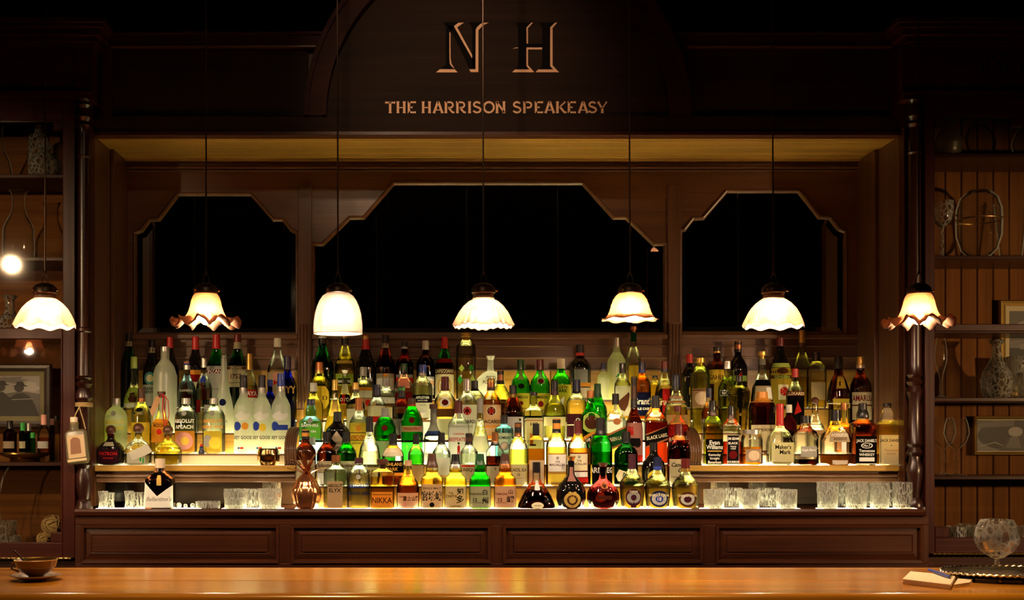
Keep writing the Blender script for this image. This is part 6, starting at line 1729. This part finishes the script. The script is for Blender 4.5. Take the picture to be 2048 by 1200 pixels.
port2 = [(.10, [(0,.6),(0,1),(1,1),(1,.7),(.6,.62)]), (.25, blob(.4,.78,.3,.1,14,.3)), (.02, [(0,0),(0,.5),(1,.5),(1,0)]), (.2, blob(.3,.52,.1,.04)), (.2, blob(.6,.52,.1,.04)), (.05, [(0,.3),(1,.3),(1,.34),(0,.34)])]
picture('tall gold framed dark photograph on the middle shelf behind the decanter', (1998, 600, 2130, 792), .19, GOLDF, plain((.55, .48, .28), .7), 12, 10, port2)
k_ = 0
for px, yy, lb in ((1912, -.045, 'fluted tumbler starting the lowest row under the plank back'), (1936, .05, 'fluted tumbler, second of the lowest row under the plank back'), (1953, -.045, 'fluted tumbler, third of the lowest row under the plank back'), (1980, .05, 'fluted tumbler directly behind the balloon glass'), (2046, -.04, 'fluted tumbler beyond the balloon glass at the picture edge')):
    s = S(yy); t = thing('tumbler', lb, 'glass', (XX(px, yy), yy, zfloor+.006), 'glasses in the cabinets')
    mb = MB(); hh = (1086-1036)*s
    vessel(mb, lin([(16*s, 0), (17*s, hh*.1), (19*s, hh)], 6), .002, CRY(), 54, cut=ribs(9, .05)); mb.build('tumbler_wall', t, offset=(0, 0, 0), angle=25)

# ------------------------------------------------------------ things on the bar
def atbar(px, py):
    """point of the bar top seen at the pixel"""
    d = F*(CAMZ-BARZ)/(py-CY)
    return ((px-CX)*d/F, d-CAMD), d/F
(cx_, cy_), s = atbar(72, 1160)
por = plain((.16, .08, .04), .25, 0, .5, name='brown_glaze'); porl = plain((.34, .20, .11), .25, 0, .5, name='tan_glaze')
t = thing('saucer', 'brown glazed saucer on the bar under the tea cup', 'saucer', (cx_, cy_, BARZ))
mb = MB(); mb.lathe([(.022, 0), (.026, .001), (.045, .006), (50*s, .013), (51*s, .0145), (49*s, .015), (.044, .0085), (.020, .004), (.001, .004)], porl, 44, c=(cx_, cy_, BARZ)); mb.build('saucer_plate', t)
t = thing('tea_cup', 'brown patterned tea cup with gold rim standing on a saucer', 'cup', (cx_, cy_, BARZ+.0088))
mb = MB(); vessel(mb, lin([(.020, 0), (.021, .003), (33*s*.8, .012), (38*s, .028), (41.5*s, .046)], 4), .002, por, 40, c=(cx_, cy_, BARZ+.0088)); cup = mb.build('cup_bowl', t)
mb = MB(); mb.lathe([(41.3*s, BARZ+.0538), (41.9*s, BARZ+.0555), (40.5*s, BARZ+.0562), (39.6*s, BARZ+.0545)], GOLDF, 40, c=(cx_, cy_, 0), cap=False); mb.build('gold_rim', t)
mb = MB(); mb.tube([(cx_-37*s, cy_, BARZ+.048), (cx_-48*s, cy_, BARZ+.046), (cx_-49*s, cy_, BARZ+.030), (cx_-34*s, cy_, BARZ+.022)], .0032, por, 8); mb.build('handle', t)
mb = MB(); mb.lathe([(38*s, BARZ+.046), (.001, BARZ+.0461)], plain((.10, .04, .015), .15), 30, c=(cx_, cy_, 0)); mb.build('tea', t)
t = thing('teaspoon', 'dark teaspoon leaning in the tea cup', 'spoon', (cx_-30*s, cy_, BARZ+.05))
mb = MB(); mb.tube([(cx_-12*s, cy_, BARZ+.032), (cx_-30*s, cy_-.004, BARZ+.062), (cx_-42*s, cy_-.008, BARZ+.078)], [.0015, .002, .0035], plain((.08, .05, .04), .3, .9), 8)
mb.lathe([(.001, -.003), (.007, 0), (.007, .001), (.001, .002)], plain((.08, .05, .04), .3, .9), 12, c=(cx_-10*s, cy_, BARZ+.030)); mb.build('spoon_handle', t)
# snifter
(sx, sy), s = atbar(1994, 1138)
t = thing('brandy_snifter', 'large cut crystal balloon glass standing on the bar behind the silver tray', 'glass', (sx, sy, BARZ))
mb = MB(); vessel(mb, lin([(27*s, 0), (26*s, 1.5*s), (5*s, 4*s), (4.2*s, 9*s), (5*s, 14*s), (4*s, 20*s), (14*s, 24*s), (34*s, 38*s), (42.5*s, 58*s), (40*s, 78*s), (33*s, 94*s), (31*s, 98*s)], 4), .0025, CRYB(), 80, c=(sx, sy, BARZ), cut=lambda t_, r, z: r*(1+(.022*math.cos(10*t_+z*130)*math.cos(10*t_-z*130) if 28*s < z < 84*s else 0)))
mb.build('balloon_bowl', t, angle=40)
# silver tray
(tx, ty_), s = atbar(2020, 1158)
SIL = plain((.55, .46, .36), .22, 1.0, name='tarnished_silver')
t = thing('silver_tray', 'oval silver tray with rope edge standing on small feet on the bar', 'tray', (tx, ty_, BARZ))
mb = MB(); A_, B_, hz = 134*s, .125, .015
def orb(k, r, z): a = 2*PI*k/64; return (tx+A_*r*math.cos(a), ty_+B_*r*math.sin(a), BARZ+z)
prof = [(.02, hz-.004), (.80, hz-.004), (.86, hz), (.99, hz+.007), (1.0, hz+.005), (.86, hz-.004), (.80, hz-.007), (.02, hz-.007)]
vs = [orb(k, r, z) for r, z in prof for k in range(64)]; fs = [(i*64+k, i*64+(k+1) % 64, (i+1)*64+(k+1) % 64, (i+1)*64+k) for i in range(len(prof)-1) for k in range(64)]
mb.add(vs, fs, SIL, True); mb.build('tray_plate', t)
mb = MB(); mb.tube([(orb(k/3, 1.0+.006*math.sin(k*2.1), 0)[0], orb(k/3, 1.0, 0)[1], BARZ+hz+.006+.0018*math.cos(k*2.1)) for k in range(192)], .0032, SIL, 6, closed=True); mb.build('rope_edge', t)
for k in (21, 43, 10, 54):
    p = orb(k, .85, 0); mb = MB(); mb.lathe([(.007, 0), (.008, .004), (.005, .008), (.009, hz-.002)], SIL, 12, c=(p[0], p[1], BARZ)); mb.build('foot', t)
# note pads and pen
def sheetstack(name, label, pts, z0, z1, col, n, jit):
    t = thing(name, label, 'notepad', (sum(p[0] for p in pts)/4, sum(p[1] for p in pts)/4, z0))
    mb = MB()
    for k in range(n):
        za = z0+(z1-z0)*k/n; zb_ = z0+(z1-z0)*(k+.82)/n
        j = (random.uniform(-jit, jit), random.uniform(-jit, jit))
        q = [(p[0]+j[0], p[1]+j[1]) for p in pts]
        vs = [(x, y, za) for x, y in q]+[(x, y, zb_) for x, y in q]
        mb.add(vs, [(3,2,1,0),(4,5,6,7),(0,1,5,4),(1,2,6,5),(2,3,7,6),(3,0,4,7)], plain(col, .8, name='pad_paper'))
    mb.build('paper_block', t); return t
def bp(px, py): return atbar(px, py)[0]
sheetstack('notepad', 'thick stack of pale pads lying on the bar with a blue pen on top', [bp(1806, 1168), bp(1902, 1180), bp(1912, 1161), bp(1822, 1152)], BARZ, BARZ+.014, (.74, .60, .50), 4, .002)
sheetstack('notepad', 'thinner pad lying on the bar between the thick stack and the silver tray', [bp(1908, 1176), bp(1940, 1171), bp(1950, 1158), bp(1918, 1160)], BARZ, BARZ+.009, (.70, .55, .45), 3, .001)
t = thing('blue_pen', 'blue ballpoint pen lying across the thick stack of pads', 'pen', (*bp(1870, 1165), BARZ+.02))
a, b = bp(1858, 1153), bp(1900, 1168)
mb = MB(); mb.tube([(a[0], a[1], BARZ+.0185), (b[0], b[1], BARZ+.0185)], .0042, plain((.03, .07, .45), .3), 10)
mb.tube([(b[0], b[1], BARZ+.0185), (b[0]+.006, b[1]-.003, BARZ+.0183)], [.003, .0008], plain((.5, .5, .5), .3, .8), 8); mb.build('pen_barrel', t)

# neighbours must not cut into each other: slim the ones that stand too close
for it in range(14):
    for i in range(len(PLACED)):
        for j in range(i):
            A, B2 = PLACED[i], PLACED[j]
            za, zb_ = A[0].location.z, B2[0].location.z
            if min(za+.6*A[3], zb_+.6*B2[3])-max(za, zb_) < .004: continue
            dx = A[0].location.x-B2[0].location.x; dy = A[0].location.y-B2[0].location.y
            d = math.hypot(dx, dy)
            if d > .2 or d < 1e-4: continue
            ux, uy = abs(dx)/d, abs(dy)/d
            rr = sum(1/math.sqrt((ux/q[1])**2+(uy/q[2])**2) for q in (A, B2))
            if rr <= d+.0005: continue
            k = max(.965, d/rr)
            for q in (A, B2):
                if ux > .75:
                    n_ = max(q[1]*k, .84*q[0].get('_w', q[1])); q[0]['_w'] = q[0].get('_w', q[1]); q[1] = n_
                else:
                    n_ = max(q[2]*k, .70*q[0].get('_d', q[2])); q[0]['_d'] = q[0].get('_d', q[2]); q[2] = n_
for q in PLACED:
    sx_ = q[1]/q[0].get('_w', q[1]); sy_ = q[2]/q[0].get('_d', q[2])
    q[0].scale = (sx_, sy_, 1)
    for k in ('_w', '_d'):
        if k in q[0]: del q[0][k]
